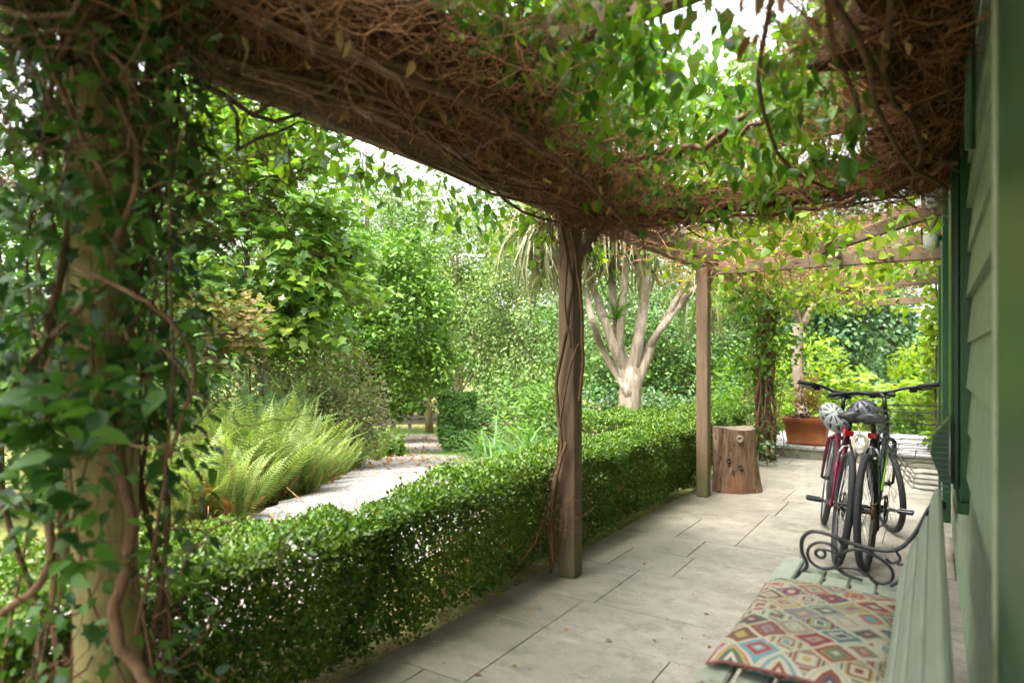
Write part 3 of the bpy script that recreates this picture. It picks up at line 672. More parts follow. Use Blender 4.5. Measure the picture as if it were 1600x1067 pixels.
    for (yy, hw, th) in prof:
        L = []
        for k in range(14):
            a = 2 * math.pi * k / 14; cx_, sz_ = math.cos(a), math.sin(a)
            L.append(Vector((hw * cx_ * (1 if sz_ > -.3 else .8), .225 + yy, sz + (th * .5 * sz_ if sz_ > 0 else th * .6 * sz_) - .014 * abs(cx_) ** 3 - (.012 if -.05 < yy < .08 else 0) * (1 if sz_ > 0 else 0))))
        loops.append(L)
    P(loft(loops, True, True), 'saddle', M['vinyl'])
    rl = MB()
    for s in (-1, 1): rl.tube([(s * .03, .11, sz - .03), (s * .022, .17, sz - .045), (s * .022, .29, sz - .045), (s * .015, .35, sz - .02)], .004, 5)
    P(rl, 'saddle_rail', M['alu'])
    pp_ = Vector((0, .245, sz - .115)); P(MB().box(pp_ + Vector((0, -.035, 0)), (.052, .014, .036), None, .005), 'rear_reflector', M['reflector'], b, False); P(MB().box(pp_ + Vector((0, -.012, 0)), (.02, .035, .02), None, .003), 'reflector_bracket', M['blackmetal'], b, False)
    # cranks, pedals, chain, brakes
    ck = MB().torus(bb + Vector((.052, 0, 0)), .085, .006, None, 28, 6); ck.tube([bb + Vector((.045, 0, 0)), bb + Vector((.058, 0, 0))], .05, 16); co = P(ck, 'chainring', M['blackmetal'])
    ca = math.radians(-12)
    for s in (-1, 1):
        e = bb + Vector((s * .085, -s * .17 * math.cos(ca) * -1, s * .17 * math.sin(ca))); P(MB().tube([bb + Vector((s * .06, 0, 0)), e], [.014, .011], 8), 'crank_arm', M['alu'])
        pd = MB(); q = e + Vector((s * .06, 0, 0))
        pd.box(q + Vector((0, .035, 0)), (.085, .012, .022), None, .003); pd.box(q + Vector((0, -.035, 0)), (.085, .012, .022), None, .003); pd.box(q + Vector((s * .042, 0, 0)), (.010, .07, .02), None, .003); pd.box(q + Vector((-s * .042, 0, 0)), (.010, .07, .02), None, .003); pd.tube([e, q + Vector((s * .042, 0, 0))], .008, 8)
        P(pd, 'pedal', M['blackmetal'], b, False)
    cs = MB().tube([hub + Vector((.03, 0, 0)), hub + Vector((.05, 0, 0))], [.05, .025], 18); P(cs, 'sprocket', M['chain'])
    ch = MB(); ch.tube([bb + Vector((.05, 0, .087)), hub + Vector((.045, 0, .045))], .005, 5); ch.tube([bb + Vector((.05, 0, -.087)), hub + Vector((.045, .05, -.11)), hub + Vector((.045, .0, -.10)), hub + Vector((.045, -.03, -.03))], .005, 5); P(ch, 'chain', M['chain'])
    dr = MB(); dr.box(hub + Vector((.055, .02, -.06)), (.02, .03, .10), None, .005); dr.torus(hub + Vector((.045, .05, -.115)), .02, .006, None, 14, 5); P(dr, 'derailleur', M['blackmetal'])
    bk = MB()
    for s in (-1, 1): bk.tube([(s * .045, .165, .60), (s * .05, .155, .66), (s * .028, .14, .705)], .008, 6); bk.box((s * .028, .15, .645), (.014, .05, .014), None, .003)
    bk.tube([(-.028, .14, .705), (0, .14, .715), (.028, .14, .705)], .003, 5); P(bk, 'rear_brake', M['alu'])
    return b
redb = bicycle('maroon bicycle with black saddle, the one nearer the hedge', (-0.50, 4.36, 0.003), math.radians(11), math.radians(7), math.radians(-2), M['maroon'], None, 0.03, 0.31, 0.90)
grnb = bicycle('black and lime green bicycle beside the house wall', (-0.335, 4.34, 0.003), math.radians(-3.5), math.radians(0.5), math.radians(26), M['blackpaint'], M['lime'], 0.02, 0.35, 0.89)
# ---- helmets and lock
M['helmetwhite'] = plain_mat('white helmet shell', (0.30, 0.32, 0.305), 0.4, 0, 0.06); M['foam'] = plain_mat('dark helmet foam', (0.03, 0.03, 0.034), 0.8); M['cream'] = plain_mat('cream cable', (0.58, 0.54, 0.42), 0.45, 0, 0.1); M['helmetpale'] = plain_mat('pale grey helmet shell', (0.26, 0.27, 0.27), 0.35); M['helmetgrey'] = plain_mat('grey helmet shell', (0.09, 0.095, 0.11), 0.35)
def helmet(name, label, loc, rot, mats):
    h = empty(name, loc, label, 'helmet', 'cycle helmets hanging on the bicycles'); h.rotation_euler = rot
    def shell(sc_, holes):
        b = MB(); nu, nv = 36, 12
        for j in range(nv + 1):
            ph = math.radians(-12 + 100 * j / nv)
            for i in range(nu):
                a = 2 * math.pi * i / nu; r = math.cos(ph)
                b.v.append((sc_ * .098 * r * math.cos(a), sc_ * .142 * r * math.sin(a) * (1.06 if math.sin(a) < 0 else 1), sc_ * .125 * math.sin(ph)))
        for j in range(nv):
            for i in range(nu):
                if holes and 3 <= j <= 9 and (i % 4) in (1,) and j not in (6,): continue
                b.f.append((j * nu + i, j * nu + (i + 1) % nu, (j + 1) * nu + (i + 1) % nu, (j + 1) * nu + i))
        return b
    for (nm, s, mt, holes) in (('shell', 1.0, mats[0], True), ('liner', .90, M['foam'], False)):
        o = shell(s, holes).build(nm, mt, None, True); o.parent = h
        md = o.modifiers.new('thick', 'SOLIDIFY'); md.thickness = .012 if holes else .006
    h.scale = (.80, .80, .80)
    o = MB().torus((0, 0, -.02), .1, .006, Matrix(((0, 0, 1), (.98, 0, 0), (0, 1.40, 0))), 30, 6).build('rim_band', mats[1], None, True); o.parent = h
    sp = MB()
    for s in (-1, 1): sp.tube([(s * .09, .03, -.02), (s * .07, .02, -.10), (0, .02, -.15)], .004, 5); sp.tube([(s * .09, -.05, -.02), (s * .07, .02, -.10)], .004, 5)
    o = sp.build('chin_strap', M['foam'], None, True); o.parent = h
    return h
helmet('cycle_helmet', 'white vented cycle helmet hanging left of the black saddles', ony(1302, 652, 4.98), (math.radians(60), math.radians(-28), math.radians(20)), (M['helmetwhite'], M['helmetgrey']))
helmet('cycle_helmet', 'grey and white cycle helmet hanging behind the saddles under the handlebars', ony(1348, 646, 5.22), (math.radians(25), math.radians(10), math.radians(-60)), (M['helmetgrey'], M['helmetpale']))
lk = MB(); c0 = ony(1344, 691, 4.46)
for k in range(7): lk.torus(c0 + Vector((.012 * math.sin(k * 2.1), .012 * k, .010 * math.cos(k * 1.7))), .042 + .007 * math.sin(k * 3), .0036, Matrix.Rotation(math.radians(62 + 6 * math.sin(k)), 3, 'Z') @ Matrix.Rotation(.15 * math.sin(k * 1.3), 3, 'Y'), 26, 6)
lk.tube([c0 + Vector((0, 0, .05)), c0 + Vector((-.01, .02, .09)), c0 + Vector((-.02, .06, .13))], .0055, 6)
tag(lk.build('cable_lock', M['cream'], None, True), 'coiled cream cable lock hanging below the saddles', 'bike lock')

# ================================================================== THINGS ON THE WALL
wb = empty('wire_basket', (0.06, 3.0, 0.72), 'wire basket mounted on the house wall beyond the bench', 'basket'); M['wire'] = plain_mat('grey wire', (0.10, 0.11, 0.10), 0.5, 0.5)
yb0, yb1 = 2.86, 3.30
for i in range(15):
    t = i / 14; z = 1.05 - t * .29; depth = .235 * math.cos(t * 1.15) ** .8
    MB().tube([(.05, yb0, z), (.05 - depth * .75, yb0, z), (.05 - depth, yb0 + .06, z), (.05 - depth, yb1 - .06, z), (.05 - depth * .75, yb1, z), (.05, yb1, z)], .0019 if i else .0035, 5).build('wire', M['wire'], wb)
for k in range(4):
    yy = yb0 + .03 + (yb1 - yb0 - .06) * k / 3
    MB().tube([(.05 - .235 * math.cos(t * 1.15) ** .8 - .003, yy, 1.05 - t * .29) for t in np.linspace(0, 1, 7)] + [(.05, yy, .758)], .0022, 5).build('wire', M['wire'], wb)
bl = MB(); bl.add([(.052, 3.02, 1.02), (.0, 3.02, .95), (-.01, 3.02, .88), (.03, 3.02, .765), (.052, 3.02, .765)] + [(.052, 3.2, 1.02), (.0, 3.2, .95), (-.01, 3.2, .88), (.03, 3.2, .765), (.052, 3.2, .765)], [(0, 1, 2, 3, 4), (9, 8, 7, 6, 5)] + [(i, i + 5, (i + 1) % 5 + 5, (i + 1) % 5) for i in range(5)])
bl.build('bracket', M['shutter'], wb)
M['ceramic'] = plain_mat('white ceramic', (0.66, 0.66, 0.64), 0.3, 0, 0.08); M['greyglass'] = plain_mat('grey lamp glass', (0.16, 0.17, 0.17), 0.2); M['rope'] = plain_mat('old rope', (0.36, 0.29, 0.19), 0.9, 0, 0.3, 60)
def hang(name, label, p, prof, mat, cat):
    t = empty(name, p, label, cat); o = MB().lathe(prof, (0, 0, 0), 20).build('body', mat, None, True); o.parent = t
    o = MB().box((.045, 0, .01), (.07, .03, .03), None, .004).build('wall_bracket', M['shutter']); o.parent = t
    return t
pr = [(0, -.055), (.03, -.055), (.042, -.045), (.045, .03), (.038, .05), (.018, .06), (.014, .075), (0, .078)]
t = hang('float_lamp', 'white wall lamp under the creeper, the upper of two', ony(1459, 310, 4.6), pr, M['ceramic'], 'lamp')
hang('float_lamp', 'white wall lamp below the first one, near the rafter', ony(1455, 376, 4.75), pr, M['ceramic'], 'lamp')
tag(MB().tube([ony(1459, 328, 4.62), ony(1460, 342, 4.66) + Vector((.004, 0, 0)), ony(1456, 358, 4.72)], [.012, .017, .012], 8).build('rope_knot', M['rope'], None, True), 'frayed rope knot between the two white wall lamps', 'rope')
hang('wall_lantern', 'grey glass wall lantern hidden in brown twigs above the window', ony(1456, 140, 2.75), [(0, -.05), (.055, -.045), (.062, -.02), (.05, .03), (.02, .05), (0, .052)], M['greyglass'], 'lantern')
# ================================================================== PLANTS: materials
L = {}
L['hedge'] = leaf_mat('hedge leaf', [(0.020, 0.060, 0.008), (0.055, 0.125, 0.010), (0.14, 0.225, 0.014), (0.035, 0.085, 0.010)], 0.30, 0.42, 0.35, patch=.4, patch_col=(0.12, 0.15, 0.012), pscale=3.0)
L['ivy'] = leaf_mat('ivy leaf', [(0.014, 0.045, 0.010), (0.035, 0.095, 0.018), (0.085, 0.18, 0.025), (0.025, 0.07, 0.014)], 0.35, 0.45, 0.3)
L['creeper'] = leaf_mat('creeper leaf', [(0.03, 0.09, 0.012), (0.065, 0.16, 0.016), (0.15, 0.26, 0.02), (0.045, 0.115, 0.018)], 0.55, 0.45, 0.4, (1.4, 1.35, 0.45))
L['lime'] = leaf_mat('yellow green leaf', [(0.085, 0.19, 0.014), (0.16, 0.275, 0.02), (0.26, 0.33, 0.03), (0.11, 0.21, 0.02)], 0.5, 0.45, 0.4, (1.3, 1.25, 0.45))
L['maple'] = leaf_mat('sycamore leaf', [(0.06, 0.15, 0.022), (0.12, 0.24, 0.026), (0.22, 0.33, 0.03), (0.09, 0.20, 0.045)], 0.38, 0.45, 0.45, patch=.35, patch_col=(0.19, 0.23, 0.035), pscale=.8)
L['pink'] = leaf_mat('pink tinged shrub leaf', [(0.17, 0.20, 0.05), (0.28, 0.22, 0.10), (0.22, 0.24, 0.05), (0.32, 0.19, 0.12)], 0.4, 0.5, 0.3)
L['dark'] = leaf_mat('deep green leaf', [(0.035, 0.095, 0.012), (0.07, 0.16, 0.016), (0.13, 0.23, 0.02), (0.05, 0.12, 0.015)], 0.32, 0.5, 0.35, patch=.35, patch_col=(0.16, 0.25, 0.03), pscale=.5)
L['mid'] = leaf_mat('bright broad leaf', [(0.04, 0.115, 0.014), (0.085, 0.185, 0.018), (0.15, 0.26, 0.024), (0.06, 0.145, 0.018)], 0.25, 0.5, 0.35, patch=.3, patch_col=(0.2, 0.28, 0.03), pscale=.6)
L['pale'] = leaf_mat('pale feathery leaf', [(0.07, 0.13, 0.03), (0.125, 0.20, 0.045), (0.20, 0.27, 0.07), (0.095, 0.16, 0.04)], 0.26, 0.55, 0.3, patch=.45, patch_col=(0.08, 0.15, 0.035), pscale=.35)
L['far'] = leaf_mat('far wood leaf', [(0.035, 0.10, 0.022), (0.07, 0.155, 0.032), (0.13, 0.215, 0.042), (0.05, 0.12, 0.03)], 0.24, 0.55, 0.3, patch=.4, patch_col=(0.15, 0.21, 0.05), pscale=.3)
L['blue'] = leaf_mat('blue green ivy leaf', [(0.03, 0.085, 0.03), (0.06, 0.145, 0.055), (0.11, 0.20, 0.07), (0.04, 0.11, 0.04)], 0.35, 0.45, 0.45, patch=.4, patch_col=(0.13, 0.21, 0.07), pscale=.5)
L['brownbush'] = leaf_mat('brownish shrub leaf', [(0.11, 0.17, 0.05), (0.18, 0.22, 0.075), (0.25, 0.20, 0.09), (0.15, 0.21, 0.06)], 0.3, 0.5, 0.3)
L['conifer'] = leaf_mat('dark conifer needle', [(0.02, 0.05, 0.025), (0.035, 0.075, 0.03), (0.03, 0.06, 0.03)], 0.15, 0.5, 0.3)
L['fern'] = leaf_mat('fern frond', [(0.10, 0.17, 0.035), (0.16, 0.225, 0.055), (0.23, 0.265, 0.08), (0.125, 0.19, 0.045)], 0.45, 0.5, 0.3)
L['bracken'] = leaf_mat('bracken frond', [(0.11, 0.20, 0.06), (0.16, 0.25, 0.09), (0.13, 0.22, 0.07)], 0.45, 0.5, 0.3)
L['rust'] = leaf_mat('withered rust frond', [(0.24, 0.085, 0.025), (0.32, 0.13, 0.04), (0.18, 0.07, 0.025)], 0.25, 0.7, 0.2)
L['strap'] = leaf_mat('grey green strap leaf', [(0.12, 0.15, 0.05), (0.19, 0.21, 0.08), (0.26, 0.23, 0.11), (0.09, 0.13, 0.05)], 0.35, 0.45, 0.4)
L['green_strap'] = leaf_mat('bright sword leaf', [(0.06, 0.15, 0.03), (0.10, 0.21, 0.04), (0.14, 0.24, 0.05)], 0.45, 0.4, 0.4)
L['topiary'] = leaf_mat('topiary leaf', [(0.025, 0.075, 0.02), (0.045, 0.115, 0.03), (0.075, 0.155, 0.035)], 0.3, 0.4, 0.5)
L['topiary2'] = leaf_mat('column leaf', [(0.045, 0.12, 0.022), (0.08, 0.18, 0.03), (0.13, 0.24, 0.04)], 0.3, 0.42, 0.45)
L['litter'] = leaf_mat('fallen leaf', [(0.28, 0.15, 0.06), (0.20, 0.09, 0.04), (0.36, 0.24, 0.09), (0.14, 0.075, 0.04)], 0.2, 0.7, 0.2)
L['purple'] = leaf_mat('dark succulent leaf', [(0.05, 0.02, 0.02), (0.10, 0.03, 0.03), (0.07, 0.025, 0.02)], 0.1, 0.5, 0.4)
L['copper'] = leaf_mat('coppery young leaf', [(0.30, 0.13, 0.05), (0.33, 0.22, 0.06), (0.26, 0.10, 0.06), (0.28, 0.26, 0.05)], 0.4, 0.5, 0.3)

# ================================================================== HEDGES
def hedge(name, label, x0, x1, y0, y1, ztop, n_top, n_side, n_in, stems, size=0.026, back=0.3, cut=None):
    h = empty(name, ((x0 + x1) / 2, (y0 + y1) / 2, 0), label, 'hedge')
    bump = lambda u, v: 0.022 * np.sin(u * 5.1 + 1.3 * np.sin(v * 3.3)) + 0.016 * np.sin(u * 11.7 + v * 7.9) + 0.012 * np.sin(v * 17 + u * 3)
    P = []; NN = []
    u = rng.uniform(x0, x1, n_top); v = rng.uniform(y0, y1, n_top)
    edge = np.minimum(np.minimum(u - x0, x1 - u), np.minimum(v - y0, y1 - v)); rnd_ = -0.04 * np.exp(-edge / 0.025)
    z = ztop + bump(u, v) + rnd_ - np.abs(rng.normal(0, 0.028, n_top)) + (rng.random(n_top) < .06) * rng.uniform(0, .045, n_top)
    P.append(np.stack([u, v, z], 1)); nn = np.zeros((n_top, 3)); nn[:, 2] = 1; NN.append(nn)
    def side(n, ax, pos, sg, dens):
        a = rng.uniform((x0, y0)[1 - ax], (x1, y1)[1 - ax], n); z = ztop * (1 - rng.random(n) ** dens * 0.97) 
        q = pos + sg * (bump(a, z * 2) - 0.16 * np.clip(0.75 - z / ztop, 0, 1) ** 1.3 - np.abs(rng.normal(0, 0.05, n)))
        p = np.zeros((n, 3)); p[:, ax] = q; p[:, 1 - ax] = a; p[:, 2] = z + 0.0; P.append(p)
        nn = np.zeros((n, 3)); nn[:, ax] = sg; nn[:, 2] = .5; NN.append(nn)
    side(n_side, 0, x1, 1, 1.25); side(int(n_side * back), 0, x0, -1, 1.1)
    e = int(n_side * (x1 - x0) / (y1 - y0)); side(e, 1, y0, -1, 1.2); side(e, 1, y1, 1, 1.2)
    p = np.stack([rng.uniform(x0 + .1, x1 - .15, n_in), rng.uniform(y0 + .05, y1 - .05, n_in), rng.uniform(0.05, ztop - .05, n_in)], 1); P.append(p); NN.append(rng.normal(0, 1, (n_in, 3)))
    P = np.concatenate(P); NN = np.concatenate(NN)
    if cut: kp = cut(P[:, 0], P[:, 1]); P, NN = P[kp], NN[kp]
    n = len(P)
    R = frames(rng.normal(0, 1, (n, 3)) + NN * 0.7, NN + rng.normal(0, .55, (n, 3)) + np.array([0, 0, .3])); S = size * rng.uniform(.65, 1.35, n)
    leaves(h, T_small(.34), P, R, S, L['hedge'], 280)
    sb = MB()
    for k in range(stems):
        x = rng.uniform(x0 + .12, x1 - .2); yv = rng.uniform(y0 + .05, y1 - .05); base = Vector((x, yv, -0.04))
        for q in range(3):
            p = base.copy(); pts = [p.copy()]; dx, dy = rng.normal(0, .055), rng.normal(0, .06)
            for j in range(5): p = p + Vector((dx + rng.normal(0, .014), dy + rng.normal(0, .014), ztop * .19)); p.x = min(p.x, x1 - .04); pts.append(p.copy())
            sb.tube(pts, [.007, .006, .005, .004, .003, .002], 5, False)
    o = sb.build('stems', M['twig'], h, True); stuff(o)
    return h
hedge('clipped_hedge', 'clipped low hedge nearest the ivy clad post', -2.95, -1.90, -1.3, 1.97, 0.56, 46000, 27000, 13000, 70, 0.023, cut=lambda x, y: y < 2.05 + (x + 2.2) * .95)
hedge('clipped_hedge', 'clipped low hedge running along the patio between the two square posts', -2.42, -1.875, 1.99, 6.25, 0.612, 30000, 31000, 13000, 85, 0.023, cut=lambda x, y: x > np.maximum(-2.6, -2.13 - .28 * (y - 2.05)) - (y > 3.1) * .5)
hedge('clipped_hedge', 'broad low hedge behind the log stump and the second post', -3.5, -1.98, 6.55, 8.35, 0.60, 20000, 8000, 4000, 26, 0.028)

# ================================================================== CLIMBERS
def strand(p, d, n, step, wob, rng_=rng, pull=None, damp=0.75):
    pts = [Vector(p)]; d = Vector(d).normalized()
    for i in range(n):
        d = (d * damp + Vector(rng_.normal(0, wob, 3)) + (pull(pts[-1]) if pull else Vector((0, 0, 0)))).normalized()
        pts.append(pts[-1] + d * step)
    return pts
def strands_mesh(name, parent, mat, lst, sides=3):
    b = MB()
    for pts, r in lst: b.tube(pts, [r * (1 - .5 * i / len(pts)) for i in range(len(pts))], sides, False)
    return stuff(b.build(name, mat, parent, True))

# ---- near bays: thick roof of dead twigs with leaves in the middle
cr = empty('roof_creeper', (PX, 3.29, 0.0), 'dense creeper of brown twigs and green leaves roofing the near half of the pergola', 'creeper')
lst = []
def sagz(x, y_): return 2.13 - 0.11 * math.exp(-((y_ - 3.35) / .35) ** 2)
for k in range(8200):
    r = rng.random()
    if r < .50: x = PX + .03 + abs(rng.normal(0, .33)); yv = rng.uniform(-.3, 3.55)
    elif r < .78: x = .06 - abs(rng.normal(0, .26)); yv = rng.uniform(.6, 3.6)
    elif r < .92: x = rng.uniform(PX, .04); yv = 3.38 + rng.normal(0, .11)
    else: x = rng.uniform(PX, 0); yv = rng.uniform(.4, 3.5)
    hole = ((x + .66) / .42) ** 2 + ((yv - 2.1) / .62) ** 2 < 1
    if hole or x > .06: continue
    z = sagz(x, yv) + abs(rng.normal(0, .09)) - .02
    if r < .78: d = (rng.normal(0, .7), rng.normal(0, 1), rng.normal(0, .35))
    else: d = (1 if rng.random() < .5 else -1, rng.normal(0, .25), rng.normal(0, .12))
    lo = sagz(x, yv) - (.07 if x > PX + .25 else .01)
    pull = lambda q, lo=lo: Vector(((-.6 if q.x > .04 else (.8 if q.x < PX + .02 else 0)), 0, (.5 if q.z < lo else (-.4 if q.z > lo + .36 else 0))))
    lst.append((strand((x, yv, z), d, int(rng.integers(6, 13)), rng.uniform(.03, .075), .34 if r < .78 else .18, pull=pull), float(rng.choice([.0007, .0011, .0017, .0026, .004], p=[.38, .32, .19, .08, .03]))))
strands_mesh('dead_twigs', cr, M['twig'], lst)
for pts, r in (([ony(930, 262, 2.9), ony(1000, 246, 2.8), ony(1100, 228, 2.6), ony(1180, 170, 2.5), ony(1260, 120, 2.45), ony(1340, 90, 2.4), ony(1420, 60, 2.4)], .013),
               ([ony(960, 250, 2.95), ony(1060, 236, 2.7), ony(1140, 210, 2.62), ony(1230, 165, 2.55), ony(1300, 130, 2.5), ony(1400, 110, 2.45)], .010),
               ([ony(1500, 250, 2.9), ony(1400, 290, 3.1), ony(1280, 325, 3.3), ony(1120, 345, 3.35), ony(980, 352, 3.36), ony(900, 330, 3.36)], .009),
               ([ony(900, 320, 3.3), ony(820, 240, 3.0), ony(700, 130, 2.2), ony(560, 60, 1.6), ony(380, 50, 1.1)], .011),
               ([(PX + .3, 2.9, 2.1), (PX + .15, 2.2, 2.06), (PX + .3, 1.5, 2.08), (PX + .12, .8, 2.05)], .010),
               ([(-.05, 1.4, 2.1), (-.12, 2.0, 2.04), (-.03, 2.7, 2.0), (-.1, 3.3, 1.97), (-.4, 3.4, 1.98)], .008)):
    q = []
    for i in range(len(pts) - 1):
        for t in np.linspace(0, 1, 6)[:-1]: q.append(Vector(pts[i]).lerp(Vector(pts[i + 1]), t) + Vector(rng.normal(0, .008, 3)))
    MB().tube(q + [pts[-1]], [r * (1.15 - .4 * i / len(q)) for i in range(len(q) + 1)], 7).build('stem', M['vine'], cr, True)
def thatch(us, vs_, fn, name='twig_mat'):
    V = []; n = len(vs_); K = len(us) * n; ed = []
    for top in (0, 1):
        for i, u in enumerate(us):
            for j, v in enumerate(vs_):
                x, y_, z = fn(i / (len(us) - 1), v); e = min(i, len(us) - 1 - i) / (len(us) - 1) * 2
                V.append((x, y_, z + top * .14 * min(1, e * 3) + .018 * noise1(x * 19 + y_ * 7, top) + .016 * noise1(y_ * 23 - x * 11, 2)))
    Fq = []
    for i in range(len(us) - 1):
        for j in range(n - 1): a = i * n + j; Fq += [(a, a + 1, a + n + 1, a + n), (K + a, K + a + n, K + a + n + 1, K + a + 1)]
    for j in range(n - 1):
        for i, fl in ((0, 0), (len(us) - 1, 1)): a = i * n + j; Fq.append((a, K + a, K + a + 1, a + 1) if not fl else (a + 1, K + a + 1, K + a, a))
    me = mesh_np(name, np.array(V), np.array(Fq), 4); return link(name, me, M['mat'], cr)
N = NT('matted dead twigs'); pv = N.pos(); s1 = N.noise(22, 6, .75, N.mapping(pv, (1, .35, 1), (0, 0, .5))); s2 = N.noise(26, 6, .75, N.mapping(pv, (.35, 1, 1), (0, 0, .3)))
sm_ = N.math('MAXIMUM', s1, s2); N.bump(sm_, 1.0, .03); M['mat'] = N.base(N.ramp(sm_, [(.42, (.014, .007, .004)), (.6, (.075, .036, .017)), (.75, (.19, .10, .048))]), .95, 0, .1)
LU = np.linspace(0, 1, 30)
thatch(LU, np.linspace(-1.6, 3.62, 80), lambda t, v: (PX + .0 + t * (.50 + .16 * noise1(v * 2.3, 1) - .10 * max(0, v - 2.2)), v, 2.185 + .05 * t + .03 * noise1(v * 3 + t * 4, 5)))
thatch(LU, np.linspace(.2, 3.62, 60), lambda t, v: (.085 - (1 - t) * (.20 + .12 * noise1(v * 2.9, 4) + .10 * noise1(v * 9, 1) + .06 * v / 3.6), v, 2.17 - .04 * math.sin(t * 3.14) - .05 * v / 3.6 + .03 * noise1(v * 4 + t * 3, 2)))
thatch(LU, np.linspace(PX - .1, .085, 50), lambda t, v: (v, 3.28 + t * (.20 + .10 * noise1(v * 4, 3)), 2.08 - .06 * math.sin((v - PX) / 1.85 * 3.14) + .02 * noise1(v * 6 + t * 3, 1)))
for k in range(9):
    x = PX + rng.uniform(.08, .6) if k < 6 else rng.uniform(-.3, 0); q = strand((x, rng.uniform(.3, 1.2), 2.08), (rng.normal(0, .1), 1, 0), 16, .15, .10, pull=lambda q: Vector((0, .25, .5 * (2.07 - q.z))))
    MB().tube([p for p in q if p.y < 3.5 and -1.74 < p.x < .05] or q[:3], float(rng.uniform(.005, .012)), 7).build('stem', M['vine'], cr, True)
# branch fork hanging outside the beam
brn = MB()
for pts, r in (([at(300, 125, 1.9), at(350, 148, 1.95), at(395, 180, 2.0), at(430, 190, 2.0), at(470, 178, 2.05)], .011), ([at(352, 150, 1.95), at(370, 180, 1.96), at(372, 232, 1.97)], .007), ([at(368, 236, 1.97), at(400, 218, 1.98), at(440, 205, 2.0), at(468, 190, 2.05), at(520, 205, 2.1)], .006), ([at(395, 180, 2), at(420, 165, 2.0), at(436, 150, 2.0)], .006)):
    brn.tube(pts, [r * (1 - .12 * i) for i in range(len(pts))], 7)
brn.build('stem', M['bark'], cr, True)
# leaves hanging under the roof and over the outer beam
def hanging(n, xr, yr, zr, keep=None):
    P = np.stack([rng.uniform(*xr, n), rng.uniform(*yr, n), rng.uniform(*zr, n)], 1)
    return P if keep is None else P[keep(P)]
def clumps(C_, n, sg):
    C_ = np.asarray(C_, float); return C_[rng.integers(0, len(C_), n)] + rng.normal(0, 1, (n, 3)) * np.asarray(sg)
cents = [tuple(ony(px, py, yy)) for px, py, yy in ((750, 40, 1.7), (745, 100, 1.85), (800, 170, 2.3), (720, 20, 1.6), (780, 100, 1.95), (860, 230, 2.7), (790, 60, 2.0), (860, 110, 2.0), (920, 60, 1.9), (840, 30, 1.8), (770, 130, 2.1), (900, 170, 2.3), (980, 190, 2.5), (830, 200, 2.6), (1000, 120, 2.2), (1040, 170, 2.5), (950, 250, 2.9), (880, 250, 2.9), (1060, 250, 2.9), (1120, 200, 2.7), (1180, 240, 2.9),
       (1210, 90, 2.1), (1250, 180, 2.7), (1100, 300, 3.2), (1000, 300, 3.2), (1200, 300, 3.2), (1290, 250, 2.9), (1010, 40, 1.8), (960, 20, 1.7), (1190, 190, 2.5), (1240, 130, 2.3))]
P1 = clumps(cents, 3700, (.12, .14, .075)); P1 = P1[(P1[:, 2] > 1.90) & (P1[:, 0] < .0)]
P2 = clumps([(PX - .15, yy, 2.02) for yy in np.linspace(.9, 3.9, 16)], 620, (.09, .16, .07)); P2 = P2[P2[:, 0] < PX - .09]
hole = lambda P: ((P[:, 0] + .66 + .16 * (P[:, 1] - 2.2)) / .40) ** 2 + ((P[:, 1] - 2.3) / .75) ** 2 > 1
P3 = hanging(15000, (PX - .35, .08), (-.6, 3.7), (2.42, 2.72), hole)
for P, sz, sg, mt, mass in ((P1, .062, 280, L['creeper'], 'foliage'), (P2, .060, 0, L['creeper'], 'outer_foliage'), (P3, .075, 0, L['creeper'], 'top_foliage')):
    n = len(P); nr = rng.normal(0, .8, (n, 3)); nr[:, 2] += .5; ax = rng.normal(0, .7, (n, 3)); ax[:, 2] -= 1.0 if mass != 'top_foliage' else .2
    leaves(cr, T_oval(.27) if mass != 'top_foliage' else T_small(.3), P, frames(ax, nr), sz * rng.uniform(.55, 1.3, n), mt, sg, mass=mass)
dl = hanging(260, (PX + .05, 0), (.4, 3.6), (1.96, 2.12)); dl = dl[(dl[:, 0] < -1.1) | (dl[:, 0] > -.4) | (dl[:, 1] > 3.2)]; n = len(dl); ax = rng.normal(0, .5, (n, 3)); ax[:, 2] -= 1
leaves(cr, T_oval(.22), dl, frames(ax, rng.normal(0, 1, (n, 3))), .05 * rng.uniform(.5, 1.2, n), L['litter'], 60, 'dead_leaf', 'dead_leaves')
big = clumps([tuple(ony(1325, 200, 2.4)), tuple(ony(1323, 235, 2.4)), tuple(ony(765, 165, 1.9))], 9, (.012, .02, .03)); ax = rng.normal(0, .25, (9, 3)); ax[:, 2] -= 1
leaves(cr, T_oval(.30), big, frames(ax, rng.normal(0, 1, (9, 3))), .08 * rng.uniform(.9, 1.3, 9), L['creeper'], 9)

# ---- far bays: sparser, yellow green
cf = empty('leafy_creeper', (PX, 7.0, 0.0), 'yellow green creeper hanging from the beams of the far bays', 'creeper')
lst = []
for k in range(900):
    x = rng.uniform(PX - .1, .03); yv = rng.choice([4.55, 5.9, 7.1, 8.42, 9.6]) + rng.normal(0, .14); z = rng.uniform(2.10, 2.36)
    if rng.random() < .3: x = PX + rng.normal(0, .12); yv = rng.uniform(3.6, 9)
    lst.append((strand((x, yv, z), (rng.choice([-1, 1]), rng.normal(0, .4), rng.normal(0, .15)), int(rng.integers(5, 11)), .06, .25), float(rng.choice([.002, .003, .005], p=[.5, .35, .15]))))
lst += [(strand((PX + rng.normal(0, .25), 8.4 + rng.normal(0, .3), 2.12), (rng.normal(0, 1), rng.normal(0, 1), -.4), 9, .06, .3), .0035) for k in range(160)]
lst += [(strand((PX + rng.uniform(-.2, .9), 5.9 + rng.normal(0, 1.3), 2.12 + rng.normal(0, .05)), (rng.normal(0, 1), rng.normal(0, 1), 0), 10, .06, .25), .003) for k in range(220)]
